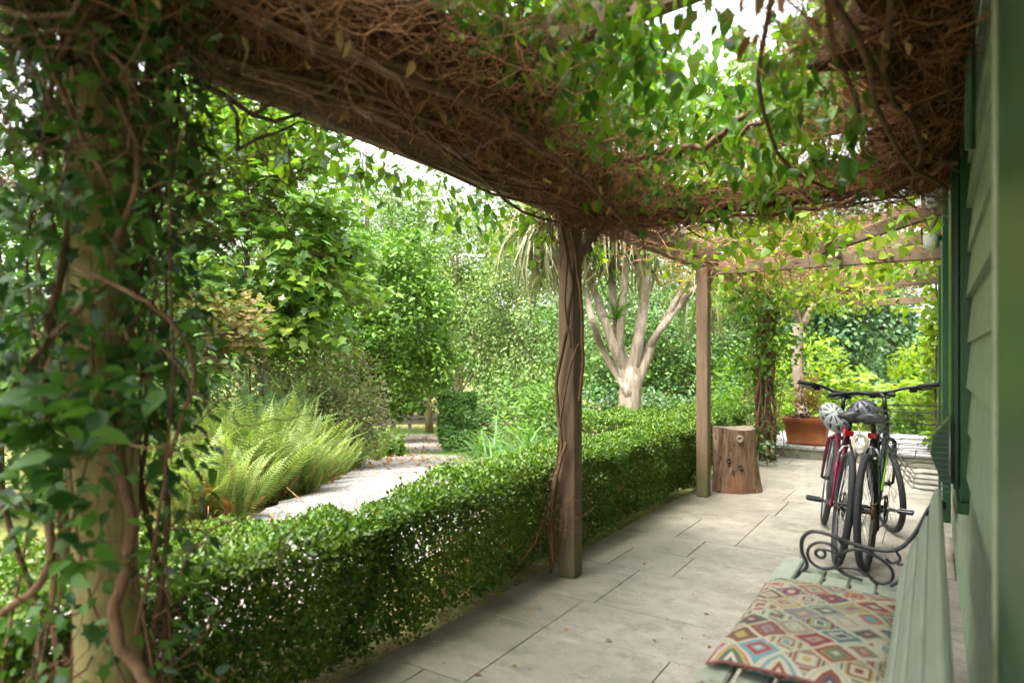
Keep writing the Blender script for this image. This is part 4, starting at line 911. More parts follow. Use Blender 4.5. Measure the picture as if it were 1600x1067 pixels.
strands_mesh('dead_twigs', cf, M['twig'], lst)
for k in range(4):
    x = -1.5 + .4 * k; MB().tube(strand((x, 3.6, 2.2), (0, 1, 0), 24, .2, .09, pull=lambda q: Vector((0, .3, .4 * (2.2 - q.z)))), .009, 6).build('stem', M['vine'], cf, True)
cen = [(rng.uniform(PX - .15, 0), yv + rng.normal(0, .12), rng.uniform(1.98, 2.2)) for yv in (4.3, 4.6, 5.0, 5.9, 6.3, 7.1, 7.6, 8.4, 9.6, 10.9) for _ in range(6)]
PA = clumps(cen, 1500, (.15, .16, .07)); PA = PA[PA[:, 0] < .03]
PB = hanging(4200, (PX - .4, .05), (3.7, 11.2), (2.42, 2.62)); PB = PB[(np.sin(PB[:, 0] * 5 + 1) + np.sin(PB[:, 1] * 3.1)) > .2]
for P, sz, sg, nm in ((PA, .075, 290, 'foliage'), (PB, .10, 0, 'top_foliage')):
    n = len(P); nr = rng.normal(0, .6, (n, 3)); nr[:, 2] += .7; ax = rng.normal(0, .8, (n, 3)); ax[:, 2] -= .6
    leaves(cf, T_lobed(HEART), P, frames(ax, nr), sz * rng.uniform(.6, 1.3, n), L['lime'], sg, mass=nm)
# dark leaves round the third post's head
P = clumps([(PX + .1, 8.2, 2.0), (PX - .2, 8.1, 1.95), (PX + .4, 8.3, 2.05), (PX - .1, 7.6, 2.0), (PX + .15, 8.3, 1.5), (PX - .12, 8.3, 1.2)], 1700, (.22, .25, .11)); n = len(P)
leaves(cf, T_oval(.28), P, rand_frames(n, .6, .7, None, .7), .08 * rng.uniform(.6, 1.2, n), L['creeper'], 0, mass='dark_foliage')

# ---- ivy on the near post
iv = empty('ivy_vine', (PX, PY[0], 0), 'thick ivy and twisted brown vine stems wrapped round the nearest post', 'ivy')
bx, by = PX, PY[0]
for k in range(20):
    ph = rng.uniform(0, 6.28); rr = rng.uniform(.085, .19); tw = rng.normal(0, 1.0); pts = []; wob = rng.uniform(.6, 2)
    z0 = rng.uniform(-.02, .35) if k % 2 else -.02; z1 = 2.15
    for t in np.linspace(0, 1, 26):
        z = z0 + (z1 - z0) * t; a = ph + tw * t * 2.2 + .35 * math.sin(z * 3.1 * wob + k); r2 = rr + .035 * math.sin(z * 5.3 + k * 1.7) + .05 * max(0, t - .75)
        pts.append((bx + r2 * math.cos(a), by + r2 * math.sin(a), z))
    r = float(rng.choice([.003, .004, .007, .013], p=[.35, .35, .2, .1]))
    MB().tube(pts, [r * (1.1 - .35 * i / 26) for i in range(26)], 8).build('stem', M['vine'], iv, True)
for pts, r in (([at(262, 60, 1.5), at(266, 240, 1.5), at(264, 420, 1.5), at(272, 560, 1.5), at(262, 720, 1.5), at(240, 860, 1.5), at(210, 1000, 1.5)], .0045),
               ([at(110, 415, 1.42), at(170, 440, 1.4), at(225, 470, 1.4), at(265, 500, 1.42), at(295, 540, 1.45), at(305, 590, 1.46), at(285, 660, 1.47), at(262, 720, 1.5)], .0055),
               ([at(200, 880, 1.45), at(180, 940, 1.42), at(185, 1000, 1.42), at(215, 1045, 1.42), at(250, 1090, 1.42)], .016), ([at(200, 880, 1.45), at(205, 800, 1.46), at(185, 720, 1.5), at(185, 600, 1.5)], .015),
               ([at(0, 960, 1.5), at(50, 925, 1.45), at(80, 880, 1.44), at(75, 800, 1.48)], .011), ([at(40, 0, 1.4), at(75, 90, 1.4), at(115, 190, 1.42), at(150, 250, 1.45), at(180, 300, 1.48)], .008), ([at(150, 0, 1.4), at(110, 60, 1.42), at(85, 120, 1.45)], .007),
               ([at(180, 150, 1.45), at(215, 220, 1.42), at(212, 300, 1.45), at(180, 380, 1.47)], .008)):
    q = []
    for i in range(len(pts) - 1):
        for t in np.linspace(0, 1, 5)[:-1]: q.append(Vector(pts[i]).lerp(Vector(pts[i + 1]), t) + Vector(rng.normal(0, .003, 3)))
    b = MB().tube(q + [pts[-1]], r, 8).build('stem', M['vine'], iv, True); 
    md = b.modifiers.new('smooth', 'SMOOTH'); md.iterations = 4; md.factor = .5
lst = [(strand((bx + rng.normal(0, .16), by + rng.normal(0, .16), rng.uniform(.3, 2.2)), rng.normal(0, 1, 3), 8, .045, .4), float(rng.choice([.0015, .0025, .0035]))) for k in range(220)]
lst += [(strand((bx + rng.normal(0, .26), by + rng.normal(0, .26), rng.uniform(1.7, 2.3)), rng.normal(0, 1, 3), 9, .05, .4), .002) for k in range(500)]
strands_mesh('dead_twigs', iv, M['vine'], lst)
def column_pts(n, zr, r0, r1):
    a = rng.uniform(0, 6.283, n); r = rng.uniform(r0, r1, n); return np.stack([bx + r * np.cos(a), by + r * np.sin(a), rng.uniform(*zr, n)], 1), np.stack([np.cos(a), np.sin(a), np.zeros(n)], 1)
for (n, zr, r0, r1, T, sz, sg) in ((1250, (1.05, 2.25), .10, .26, T_lobed(IVY), .042, 120), (330, (.5, 1.35), .13, .27, T_lobed(IVY), .038, 70), (330, (.05, 1.5), .12, .27, T_oval(.30), .036, 80), (260, (.7, 2.2), .14, .31, T_oval(.25), .05, 30)):
    P, out = column_pts(n, zr, r0, r1); ax = rng.normal(0, .6, (n, 3)); ax[:, 2] -= .8
    leaves(iv, T, P, frames(ax + out * .4, out + rng.normal(0, .5, (n, 3)) + np.array([0, 0, .5])), sz * rng.uniform(.6, 1.3, n), L['ivy'], sg)
P = clumps([tuple(at(px, py, 1.36)) for px, py in ((20, 660, ), (60, 690), (100, 700), (110, 640), (20, 740), (200, 640), (190, 600), (80, 760), (150, 880), (130, 800), (20, 620))], 130, (.035, .035, .028)); n = len(P)
leaves(iv, T_oval(.31), P, rand_frames(n, .9, .5, None, .3), .062 * rng.uniform(.6, 1.25, n), L['ivy'], 130)
P = clumps([tuple(at(px, py, 1.5)) for px, py in ((20, 30), (100, 30), (220, 60), (230, 150), (180, 20), (40, 250), (20, 350), (30, 480), (240, 250), (260, 20), (245, 380), (250, 560))], 620, (.075, .075, .07)); n = len(P)
leaves(iv, T_lobed(IVY), P, rand_frames(n, .9, .5, None, .6), .045 * rng.uniform(.6, 1.25, n), L['ivy'], 80, mass='upper_foliage')

# ---- rope like vine on the first square post
rv = empty('bare_vine', (PX, PY[1], 0), 'bare twisted vine climbing the first square post', 'vine')
for pts, r in (([(PX - .10, 3.23, 0.0), (PX - .07, 3.20, .25), (PX - .09, 3.21, .45), (PX - .01, 3.21, .75), (PX - .05, 3.20, 1.1), (PX + .02, 3.21, 1.4), (PX + .06, 3.215, 1.7), (PX - .03, 3.20, 2.1)], .014),
               ([(PX - .05, 3.19, .05), (PX - .09, 3.2, .3), (PX - .05, 3.19, .52), (PX + .03, 3.2, .8)], .012), ([(PX + .075, 3.25, 1.0), (PX + .11, 3.24, 1.2), (PX + .10, 3.25, 1.5), (PX + .075, 3.22, 1.85), (PX + .02, 3.2, 2.1)], .012),
               ([(PX - .06, 3.2, .4), (PX - .02, 3.205, .9), (PX + .05, 3.21, 1.25), (PX + .09, 3.24, 1.35)], .008), ([(PX - .02, 3.2, 2.12), (PX + .03, 3.2, 1.8), (PX + .01, 3.2, 1.55), (PX + .055, 3.2, 1.3)], .009)):
    q = []
    for i in range(len(pts) - 1):
        for t in np.linspace(0, 1, 6)[:-1]: q.append(Vector(pts[i]).lerp(Vector(pts[i + 1]), t) + Vector(rng.normal(0, .004, 3)))
    o = MB().tube(q + [pts[-1]], r, 8).build('stem', M['vine'], rv, True); md = o.modifiers.new('smooth', 'SMOOTH'); md.iterations = 5; md.factor = .5
strands_mesh('dead_twigs', rv, M['vine'], [(strand((PX - .07 + rng.normal(0, .02), 3.21 + rng.normal(0, .015), rng.uniform(.05, .5)), (0, 0, 1), 7, .04, .25), .002) for k in range(70)] + [(strand((PX + rng.normal(0, .05), 3.22 + rng.normal(0, .04), 2.15), (rng.normal(0, .3), rng.normal(0, .3), -1), 9, .05, .3), .0025) for k in range(110)])

def px_tube(pts, rad, name, mat, par, sides=8):
    q = []
    for i in range(len(pts) - 1):
        for t in np.linspace(0, 1, 5)[:-1]: q.append((Vector(pts[i]).lerp(Vector(pts[i + 1]), t) + Vector(rng.normal(0, .006, 3)), rad[i] + (rad[i + 1] - rad[i]) * t))
    q.append((Vector(pts[-1]), rad[-1])); o = MB().tube([a for a, _ in q], [b for _, b in q], sides).build(name, mat, par, True)
    md = o.modifiers.new('smooth', 'SMOOTH'); md.iterations = 3; md.factor = .5; return o
# ---- vine on the third post and the pale trunk beside it
v3 = empty('post_vine', (PX, PY[3], 0), 'tangled leafy vine wrapped round the third post by the terrace step', 'vine')
for k in range(20):
    ph = rng.uniform(0, 6.28); tw = rng.normal(0, 1.3)
    pts = [(PX + (.095 + .045 * math.sin(t * 9 + k)) * math.cos(ph + tw * t * 2), PY[3] + (.095 + .045 * math.sin(t * 7 + k)) * math.sin(ph + tw * t * 2), t * 2.15) for t in np.linspace(0, 1, 18)]
    MB().tube(pts, float(rng.choice([.007, .012, .016])), 6).build('stem', M['vine'], v3, True)
for pts in ([(PX + .25, 8.1, .35), (PX + .1, 8.1, .52), (PX - .15, 8.15, .45), (PX - .3, 8.0, .25)], [(PX + .28, 8.1, 1.0), (PX + .22, 8.1, .6), (PX + .3, 8.1, .2), (PX + .16, 8.1, .02)], [(PX + .05, 8.2, .9), (PX + .2, 8.15, .7), (PX + .14, 8.15, .35), (PX + .2, 8.15, 0)]):
    o = px_tube(pts, [.008, .007, .006, .005], 'stem', M['vine'], v3, 6)
strands_mesh('dead_twigs', v3, M['twig'], [(strand((PX + rng.normal(0, .1), PY[3] + rng.normal(0, .1), rng.uniform(.2, 2.1)), (rng.normal(0, .5), rng.normal(0, .5), rng.choice([-1, 1])), 8, .05, .3), .003) for k in range(200)])
a = rng.uniform(0, 6.283, 420); r_ = rng.uniform(.08, .22, 420); P = np.stack([PX + r_ * np.cos(a), PY[3] + r_ * np.sin(a), rng.uniform(.3, 2.1, 420)], 1)
leaves(v3, T_oval(.28), P, rand_frames(420, .7, .6, None, .6), .06 * rng.uniform(.6, 1.3, 420), L['creeper'])
P = clumps([(PX - .25, 7.8, .25), (PX - .1, 7.75, .15), (PX + .1, 7.9, .2)], 260, (.13, .13, .10)); P = P[P[:, 2] > .01]; n = len(P)
leaves(v3, T_oval(.26), P, rand_frames(n, .9, .5, None, .2), .065 * rng.uniform(.6, 1.3, n), L['topiary'], mass='low_foliage')
wt = empty('climbing_shrub', atz(1248, 9.75, .148), 'pale twisted climbing shrub trunk rising to the beam behind the terracotta planter', 'shrub')
D_ = 9.75
px_tube([atz(1256, D_, .14), at(1255, 640, D_), at(1246, 590, D_), at(1244, 540, D_), at(1248, 505, D_)], [.10, .085, .08, .085, .09], 'trunk', M['barkpale'], wt)
for pts, r in (([(1253, 510), (1270, 480), (1290, 455), (1315, 425), (1330, 410)], .06), ([(1252, 510), (1240, 480), (1236, 450), (1245, 430)], .05), ([(1265, 490), (1270, 460), (1290, 440), (1285, 415)], .035), ([(1290, 455), (1310, 440), (1325, 445)], .022), ([(1240, 480), (1225, 460), (1222, 430)], .025), ([(1300, 440), (1300, 420), (1290, 405)], .022)):
    px_tube([at(px, py, D_ - .1 * i) for i, (px, py) in enumerate(pts)], [r * (1 - .14 * i) for i in range(len(pts))], 'limb', M['barkpale'], wt)
P = clumps([tuple(at(px, py, D_)) for px, py in ((1310, 425), (1300, 470), (1235, 430), (1325, 440), (1260, 415), (1345, 430))], 110, (.16, .16, .10)); leaves(wt, T_lobed(HEART), P, rand_frames(110, .8, .5, None, .4), .13 * rng.uniform(.6, 1.2, 110), L['lime'], 60)
# ================================================================== TREES AND SHRUBS
def T_sprig(seed=0, k=5):
    r = np.random.default_rng(seed); V = []; Fq = []; t, f = T_small(.26)
    for i in range(k):
        a = r.uniform(-1.2, 1.2); p = np.array([i / k * .8, r.uniform(-.1, .1), r.uniform(-.08, .08)]); c, s = math.cos(a), math.sin(a)
        R_ = np.array([[c, -s, 0], [s, c, 0], [0, 0, 1]]); n = len(V); V += list((t * .5) @ R_.T + p); Fq += list(f + n)
    return np.array(V), np.array(Fq)
def tree(name, label, base, H, crown, nclump, nleaf, lsize, T, lmat, tr=0.15, bark='bark', cat='tree', spread=.36, flat=.5, droop=.25, single=0, group=None, limbs=10, lean=(0, 0), tilt=.55, shell=.55):
    """crown: list of (centre, radii) in metres relative to the base"""
    base = Vector(base); t = empty(name, base, label, cat, group); Vs = np.array([c[1][0] * c[1][1] * c[1][2] for c in crown]) ** (2 / 3); Vs = Vs / Vs.sum()
    CC = []
    while len(CC) < nclump:
        c, r = crown[rng.choice(len(crown), p=Vs)]; d = rng.normal(0, 1, 3); d /= np.linalg.norm(d); q = d * (shell + (1 - shell) * rng.random()) ** .8 if rng.random() < .8 else d * rng.random()
        CC.append(np.array(base) + np.array(c) + q * np.array(r))
    CC = np.array(CC); sg = np.array([1, 1, flat]) * spread
    k = rng.integers(0, nclump, nleaf); csz = rng.uniform(.55, 1.25, nclump)[k][:, None]
    off = rng.normal(0, 1, (nleaf, 3)); P = CC[k] + off * sg * csz
    cm = np.array(base) + np.mean([np.array(c[0]) for c in crown], axis=0); out = norm(P - cm) * .6 + norm(off) * .6
    P = P[:]; n = len(P); R = rand_frames(n, 1.0, tilt, out, droop)
    leaves(t, T, P, R, lsize * rng.uniform(.6, 1.3, n), lmat, single, mass='crown')
    if tr > 0:
        tp = Vector((base.x + lean[0], base.y + lean[1], base.z + H)); tk = []
        for i in range(9): q = i / 8; tk.append(base.lerp(tp, q) + Vector((.06 * tr * 8 * math.sin(q * 5 + H), .05 * tr * 8 * math.cos(q * 4), -.1 if i == 0 else 0)))
        MB().tube(tk, [tr * (1.25 if i == 0 else 1) * (1 - .80 * i / 8) for i in range(9)], 10).build('trunk', M[bark], t, True)
        for i in range(limbs):
            c = Vector(CC[rng.integers(0, nclump)]); hh = min(max((c.z - base.z) / H - rng.uniform(.12, .35), .18), .9); a = tk[int(hh * 8)].lerp(tk[min(int(hh * 8) + 1, 8)], hh * 8 % 1)
            m = a.lerp(c, .5) + Vector((0, 0, (c - a).length * .10)); r = tr * (1 - .8 * hh) * .5
            px_tube([a, m, c], [r, r * .6, r * .2], 'limb', M[bark], t, 6)
    return t
SM, OV, MP, SPR = T_small(.30), T_oval(.28), T_lobed(MAPLE), T_sprig(3)

# ---- the sycamore behind the near post
tree('sycamore_tree', 'big leaved sycamore sapling rising behind the ferns beside the near post', gp(385, 9.6), 6.4, [((0, 0, 3.7), (1.5, 1.5, 1.3)), ((-.4, .2, 5.3), (1.6, 1.4, 1.3)), ((-1.9, -.5, 4.2), (1.6, 1.2, 1.9)), ((.95, .6, 2.95), (.85, .7, .75)), ((.8, .5, 4.4), (1.0, .8, 1.1)), ((.3, .3, 2.3), (.9, .7, .5))], 280, 12500, .16, MP, L['maple'], .055, 'bark', spread=.30, flat=.35, droop=.45, single=300, limbs=16, tilt=.4)
tree('pink_shrub', 'low shrub with pink and yellow tinged leaves below the sycamore', gp(325, 7.4), 2.1, [((0, 0, 1.95), (.62, .5, .34)), ((-.5, -.3, 1.8), (.6, .5, .38)), ((.2, .1, 1.6), (.4, .4, .2))], 70, 2300, .10, MP, L['pink'], .03, cat='shrub', spread=.16, flat=.4, single=120, limbs=6)
tree('leafy_tree', 'dense deep green tree leaning over the drive behind the rounded shrub', gp(600, 15.5), 5.4, [((0, 0, 3.3), (1.9, 1.5, 1.4)), ((-1.1, -.5, 2.7), (1.4, 1.1, 1.2)), ((.7, .5, 2.3), (1.2, 1, .8)), ((0, 0, 4.7), (1.5, 1.3, .9))], 300, 20000, .12, OV, L['mid'], .08, spread=.24, flat=.45, droop=.4, single=150, limbs=14)
tree('roadside_tree', 'slim straight tree with mossy trunk at the end of the drive', gp(667, 29), 7.5, [((-1.2, 0, 4.9), (3.0, 2.2, 1.6)), ((.2, 0, 6.4), (2.3, 2, 1.5)), ((-2.6, 0, 3.8), (1.6, 1.4, 1.0))], 150, 14000, .19, SM, L['dark'], .17, 'barkmoss', spread=.55, flat=.45, limbs=12)
tree('low_branching_tree', 'dark low hanging maple branches beside the fence end', gp(598, 21), 3.2, [((0, 0, 2.4), (1.5, 1.2, 1.1)), ((.2, 0, 1.4), (1.1, 1, .6))], 60, 3000, .20, MP, L['dark'], .08, spread=.36, flat=.4, limbs=8)
for px, d, H, lab in ((560, 33, 14.5, 'bare topped slender birch, tallest against the sky'), (612, 36, 14, 'thin birch with sparse twigs next to the tallest birch')):
    b0 = gp(px, d); t = tree('birch_tree', lab, b0, H, [((0, 0, H * .72), (2.2, 2, 3.0)), ((.3, 0, H * .45), (2.2, 2, 2))], 150, 6500, .15, SM, L['pale'], .13, 'bark', spread=.5, flat=.6, limbs=22, group='birches behind the drive')
    tw = []
    for k in range(120):
        z = rng.uniform(.4, .98) * H; a = rng.uniform(0, 6.28); tw.append((strand((b0.x, b0.y, b0.z + z), (math.cos(a), math.sin(a), 1.3), 9, .26 * (1.25 - z / H * .6), .12), .022))
    strands_mesh('twigs', t, M['bark'], tw)
tree('willow_tree', 'pale feathery willow with tan trunk behind the topiary', gp(716, 24), 9.0, [((0, 0, 6.3), (2.6, 2.2, 2.6)), ((.8, 0, 3.6), (2.2, 2, 1.6))], 260, 18000, .12, SM, L['pale'], .16, 'barktan', spread=.30, flat=.75, droop=.9, limbs=18)
tree('willow_tree', 'pale feathery tree standing behind the first square post', gp(838, 22), 8.0, [((0, 0, 5.4), (2.5, 2.2, 2.6)), ((.6, 0, 2.6), (2.2, 2, 1.6))], 260, 17000, .12, SM, L['pale'], .12, 'bark', spread=.30, flat=.75, droop=.9, limbs=16)
tree('hazel_tree', 'bushy mid green tree spreading behind the cordyline', gp(955, 17), 5.5, [((0, 0, 3.0), (2.2, 1.8, 1.8)), ((1.2, .5, 2.2), (1.8, 1.6, 1.5))], 210, 14000, .11, SM, L['far'], .10, spread=.27, flat=.5, droop=.5, limbs=18)
tree('hazel_tree', 'arching mid green tree between the first and the second post', gp(1065, 18), 6.5, [((0, 0, 3.6), (2.0, 2.0, 2.3)), ((1.2, .5, 2.2), (1.6, 1.6, 1.5))], 210, 14000, .11, SM, L['far'], .10, spread=.28, flat=.5, droop=.5, limbs=18)
tree('alder_tree', 'grey green tree seen between the second and the third post', gp(1150, 20), 8, [((0, 0, 4.2), (2.0, 2.0, 3.0))], 170, 12000, .11, SM, L['blue'], .12, spread=.30, flat=.5, droop=.5, limbs=14)
tree('ivy_clad_tree', 'dark ivy covered tree beyond the terrace, next to the pale climbing trunk', gp(1312, 19), 8, [((0, 0, 5.2), (1.5, 1.4, 2.2)), ((0, 0, 3.0), (1.2, 1.2, 2.2))], 120, 12000, .13, T_lobed(HEART), L['blue'], .22, spread=.32, flat=1.0, droop=.8, limbs=6)
tree('ivy_clad_tree', 'taller ivy covered tree next to the gap of white sky', gp(1388, 22), 7, [((-.2, 0, 5.0), (.9, .9, 1.6)), ((0, 0, 2.6), (1.5, 1.2, 1.8)), ((-.4, 0, 6.3), (1.6, 1.2, .8))], 100, 9500, .14, T_lobed(HEART), L['blue'], .2, spread=.30, flat=1.0, droop=.8, limbs=6)
# ---- the wood behind everything
far = ((300, 34, 12, 'dark'), (410, 42, 18, 'far'), (500, 46, 19, 'pale'), (655, 50, 20, 'pale'), (760, 46, 18, 'far'), (885, 42, 16, 'far'), (1010, 40, 14, 'pale'), (1120, 44, 12, 'far'), (1225, 42, 11, 'far'), (1345, 46, 7, 'blue'), (1450, 44, 6.5, 'far'), (130, 26, 13, 'far'), (-60, 22, 12, 'far'))
spots_ = ('behind the sycamore', 'behind the birches', 'beyond the rounded shrub', 'above the fence', 'beyond the topiary', 'beyond the first post', 'beyond the cordyline', 'beyond the stump', 'beyond the third post', 'beyond the terrace', 'by the house corner', 'glimpsed through the ivy post', 'past the ivy post at the picture edge')
for (px, d, H, mt), sp in zip(far, spots_):
    wv = 3.4 * d / 44
    tree('woodland_tree', 'woodland tree of the far belt, ' + sp, gp(px, d), H, [((0, 0, H * .72), (wv * .9, wv * .9, H * .28)), ((.5, 0, H * .45), (wv, wv, H * .25)), ((-.4, 0, H * .2), (wv * 1.1, wv, H * .2))], 260, 13500, .0062 * d + .02, SM, L[mt], .2, spread=.0095 * d, flat=.5, droop=.4, limbs=10, group='trees of the far belt')
tree('ash_tree', 'tall light green tree filling the gap between sycamore and willow', gp(575, 24), 11.5, [((0, 0, 7.6), (2.4, 2.2, 2.8)), ((1.2, 0, 6.0), (2.0, 2, 2.2)), ((-.5, 0, 4.2), (2.0, 1.8, 1.6))], 200, 13000, .14, SM, L['far'], .16, spread=.36, flat=.55, droop=.4, limbs=16)
# ---- shrubs and undergrowth
def shrub(name, label, base, w_, h_, nl, ls, T, mt, single=0, cat='shrub', group=None, dp=None, spread=.10, limbs=7):
    return tree(name, label, base, h_ * .8, [((0, 0, h_ * .55), (w_, dp or w_, h_ * .42)), ((w_ * .15, 0, h_ * .28), (w_ * .95, dp or w_, h_ * .28))], max(30, nl // 45), nl, ls, T, L[mt], .03, cat=cat, spread=spread * w_ * 2.2, flat=.8, droop=.1, single=single, group=group, limbs=limbs, shell=.8)
shrub('rounded_shrub', 'rounded shrub with brownish green foliage beside the drive', gp(508, 10.3), .80, 2.25, 15000, .07, SM, 'brownbush', limbs=12)
shrub('conifer_shrub', 'small dark conifer between the pink shrub and the rounded shrub', gp(412, 10.0), .45, 2.05, 2600, .07, SM, 'conifer')
shrub('low_shrub', 'green shrub hidden behind the ferns under the sycamore', gp(330, 9.0), .8, 1.55, 2600, .09, OV, 'dark')
shrub('low_shrub', 'green shrub behind the near post and the ferns', gp(225, 7.5), .8, 1.5, 2600, .09, OV, 'far')
shrub('low_shrub', 'tall green shrub glimpsed left of the ivy post', gp(0, 6.2), 1.6, 5.4, 12000, .10, OV, 'far')
shrub('low_shrub', 'ferny green shrub at the far end of the fern bank', gp(596, 14.0), .42, .62, 1500, .10, OV, 'dark')
shrub('laurel_bush', 'glossy dark bush behind the sword leaves by the first post', gp(860, 12.5), 1.0, 1.75, 4200, .10, OV, 'dark')
shrub('laurel_bush', 'dark bush at the foot of the cordyline', gp(935, 10.5), .6, 1.35, 2400, .09, OV, 'topiary')
shrub('laurel_bush', 'dark green bush behind the topiary near the trellis', gp(775, 18), 1.1, 2.0, 3200, .12, OV, 'far')
shrub('laurel_bush', 'dark bush between the cordyline and the second post', gp(1040, 11.0), .9, 1.25, 3000, .09, OV, 'topiary')
shrub('yellow_shrub', 'small yellow green shrub above the broad hedge', gp(1060, 9.6), .42, .95, 1700, .07, OV, 'lime')
shrub('golden_shrub', 'golden yellow leafed shrub behind the third post', gp(1262, 12.2), .72, 2.3, 3400, .12, OV, 'lime', 150)
shrub('green_shrub', 'arching green shrub between the second and third post', gp(1165, 10.6), .62, 1.75, 3000, .09, T_oval(.2), 'creeper')
shrub('green_shrub', 'leafy shrub with yellow sprays beyond the bicycles', gp(1392, 13.6), .85, 1.3, 3600, .11, OV, 'lime')
shrub('green_shrub', 'blue green shrub at the far edge of the terrace', gp(1345, 14.0), .9, 1.15, 2600, .10, OV, 'blue')
shrub('green_shrub', 'yellow green shrub beside the house corner', gp(1448, 12.6), .55, 2.3, 2600, .10, OV, 'lime')
shrub('green_shrub', 'low green growth along the terrace edge behind the wheels', gp(1400, 12.1), .8, .62, 2200, .08, OV, 'creeper')
# ---- sumac spray
sm = empty('sumac_plant', gp(1385, 12.6), 'yellow green sumac with feathered leaves beyond the handlebars', 'plant')
def T_pinnate(k=9):
    V = []; Fq = []; t, f = T_small(.2)
    for i in range(k):
        for s in (-1, 1):
            a = s * 1.15; c, s2 = math.cos(a), math.sin(a); R_ = np.array([[c, -s2, 0], [s2, c, 0], [0, 0, 1]]); n = len(V)
            V += list((t * .33 * (1 - .5 * i / k)) @ R_.T + np.array([.12 + i / k * .85, 0, -.25 * (i / k) ** 2])); Fq += list(f + n)
    return np.array(V), np.array(Fq)
P = clumps([tuple(at(1385, 595, 12.2)), tuple(at(1400, 610, 12.2)), tuple(at(1365, 610, 12.2))], 46, (.16, .16, .10)); n = len(P); leaves(sm, T_pinnate(), P, rand_frames(n, 1, .4, norm(P - P.mean(0)), -.1, 2.), .42 * rng.uniform(.7, 1.2, n), L['lime'], 46)
b0 = gp(1385, 12.6); px_tube([b0, b0 + Vector((.05, 0, .6)), Vector(P.mean(0))], [.03, .025, .015], 'stem', M['bark'], sm)
# ---- climbing plant on the house corner
hc = empty('corner_climber', (0.0, 9.1, 0), 'yellow green climber growing up the far corner of the house', 'climber')
P = np.stack([rng.uniform(-.09, .1, 520), rng.uniform(9.08, 9.5, 520), rng.uniform(.1, 2.6, 520)], 1); leaves(hc, T_lobed(HEART), P, rand_frames(520, .5, .7, None, .5), .09 * rng.uniform(.6, 1.3, 520), L['lime'], 60)
px_tube([(.05, 9.15, 0), (.02, 9.2, .9), (.06, 9.2, 1.8), (0, 9.3, 2.5)], [.018, .015, .012, .008], 'stem', M['vine'], hc)
# ---- plants in the trough
tp = empty('potted_shrub', pp + Vector((0, 0, .30)), 'coppery young shrub growing in the terracotta trough', 'plant')
for k in range(7): px_tube([pp + Vector((rng.normal(0, .03), rng.normal(0, .03), .3)), pp + Vector((rng.normal(0, .08), rng.normal(0, .06), .55)), pp + Vector((rng.normal(0, .14), rng.normal(0, .1), .8))], [.006, .005, .003], 'stem', M['vine'], tp, 5)
P = clumps([tuple(pp + Vector((dx, 0, dz))) for dx, dz in ((0, .55), (-.08, .65), (.08, .7), (.0, .82), (.1, .5))], 420, (.07, .07, .08)); n = len(P); leaves(tp, OV, P, rand_frames(n, .8, .5, None, .2), .055 * rng.uniform(.6, 1.2, n), L['copper'], 120)
su = empty('dark_succulent', pp + Vector((-.12, -.05, .30)), 'small dark red succulent at the rim of the trough', 'plant')
P = clumps([tuple(pp + Vector((dx, -.06, .34))) for dx in (-.16, -.08, -.02)], 170, (.025, .03, .02)); n = len(P); leaves(su, SM, P, rand_frames(n, 1, .6, norm(P - P.mean(0)), -.5), .045 * rng.uniform(.7, 1.2, n), L['purple'], 60)

# ---- topiary column
tc = empty('topiary_column', gp(714, 15.5), 'clipped green column of topiary on a short trunk beside the drive', 'topiary'); b0 = gp(714, 15.5)
n = 7000; a = rng.uniform(0, 6.283, n); zz = rng.uniform(.14, 1.46, n); rr = (.415 + .03 * np.sin(zz * 9 + a * 2) + .03 * np.sin(a * 5 + zz * 4)) * np.where(zz < .35, .62 + .38 * np.clip((zz - .14) / .21, 0, 1), 1) - np.abs(rng.normal(0, .05, n))
tpk = rng.random(n) < .22; rr = np.where(tpk, rr * np.sqrt(rng.random(n)), rr); zz = np.where(tpk, 1.46 + .03 * np.sin(a * 3), zz)
P = np.stack([b0.x + rr * np.cos(a), b0.y + rr * np.sin(a), b0.z + zz], 1); out = np.stack([np.cos(a), np.sin(a), np.full(n, .3)], 1); leaves(tc, SM, P, frames(rng.normal(0, 1, (n, 3)) + out * .5, out + rng.normal(0, .6, (n, 3)) + np.array([0, 0, .4])), .092 * rng.uniform(.6, 1.3, n), L['topiary2'], 0)
MB().tube([b0 + Vector((0, 0, -.05)), b0 + Vector((0, 0, .5)), b0 + Vector((0, 0, 1.3))], [.09, .07, .04], 9).build('trunk', M['bark'], tc, True)

# ---- ferns: each frond is a part
def T_frond(k=26, arch=.55, wid=.17, seed=0):
    r = np.random.default_rng(seed); V = []; Fq = []; pt = []
    for i in range(k + 1):
        t = i / k; pt.append(np.array([t * (1 - .15 * arch * t), 0, .55 * arch * t - arch * .85 * t ** 2.6]))
    for i in range(2, k):
        t = i / k; wv = wid * (math.sin(math.pi * min(1, t * 1.02 + .06)) ** .7) * (1.1 - .45 * t) * r.uniform(.85, 1.1); d = pt[i] - pt[i - 1]; d /= np.linalg.norm(d); hw = .0105
        for s in (-1, 1):
            p = pt[i]; e = p + d * wv * .35 + np.array([0, s * wv, -wv * .22]); m_ = (p + e) / 2 + np.array([0, 0, wv * .05]); n = len(V); V += [p, m_ + d * hw, e, m_ - d * hw]; Fq += [(n, n + 1, n + 2), (n, n + 2, n + 3)]
    for i in range(k):
        n = len(V); w1 = .006 * (1 - i / k) + .0015; V += [pt[i] + np.array([0, w1, 0]), pt[i] - np.array([0, w1, 0]), pt[i + 1] - np.array([0, w1 * .9, 0]), pt[i + 1] + np.array([0, w1 * .9, 0])]; Fq += [(n, n + 1, n + 2), (n, n + 2, n + 3)]
    return np.array(V), np.array(Fq)
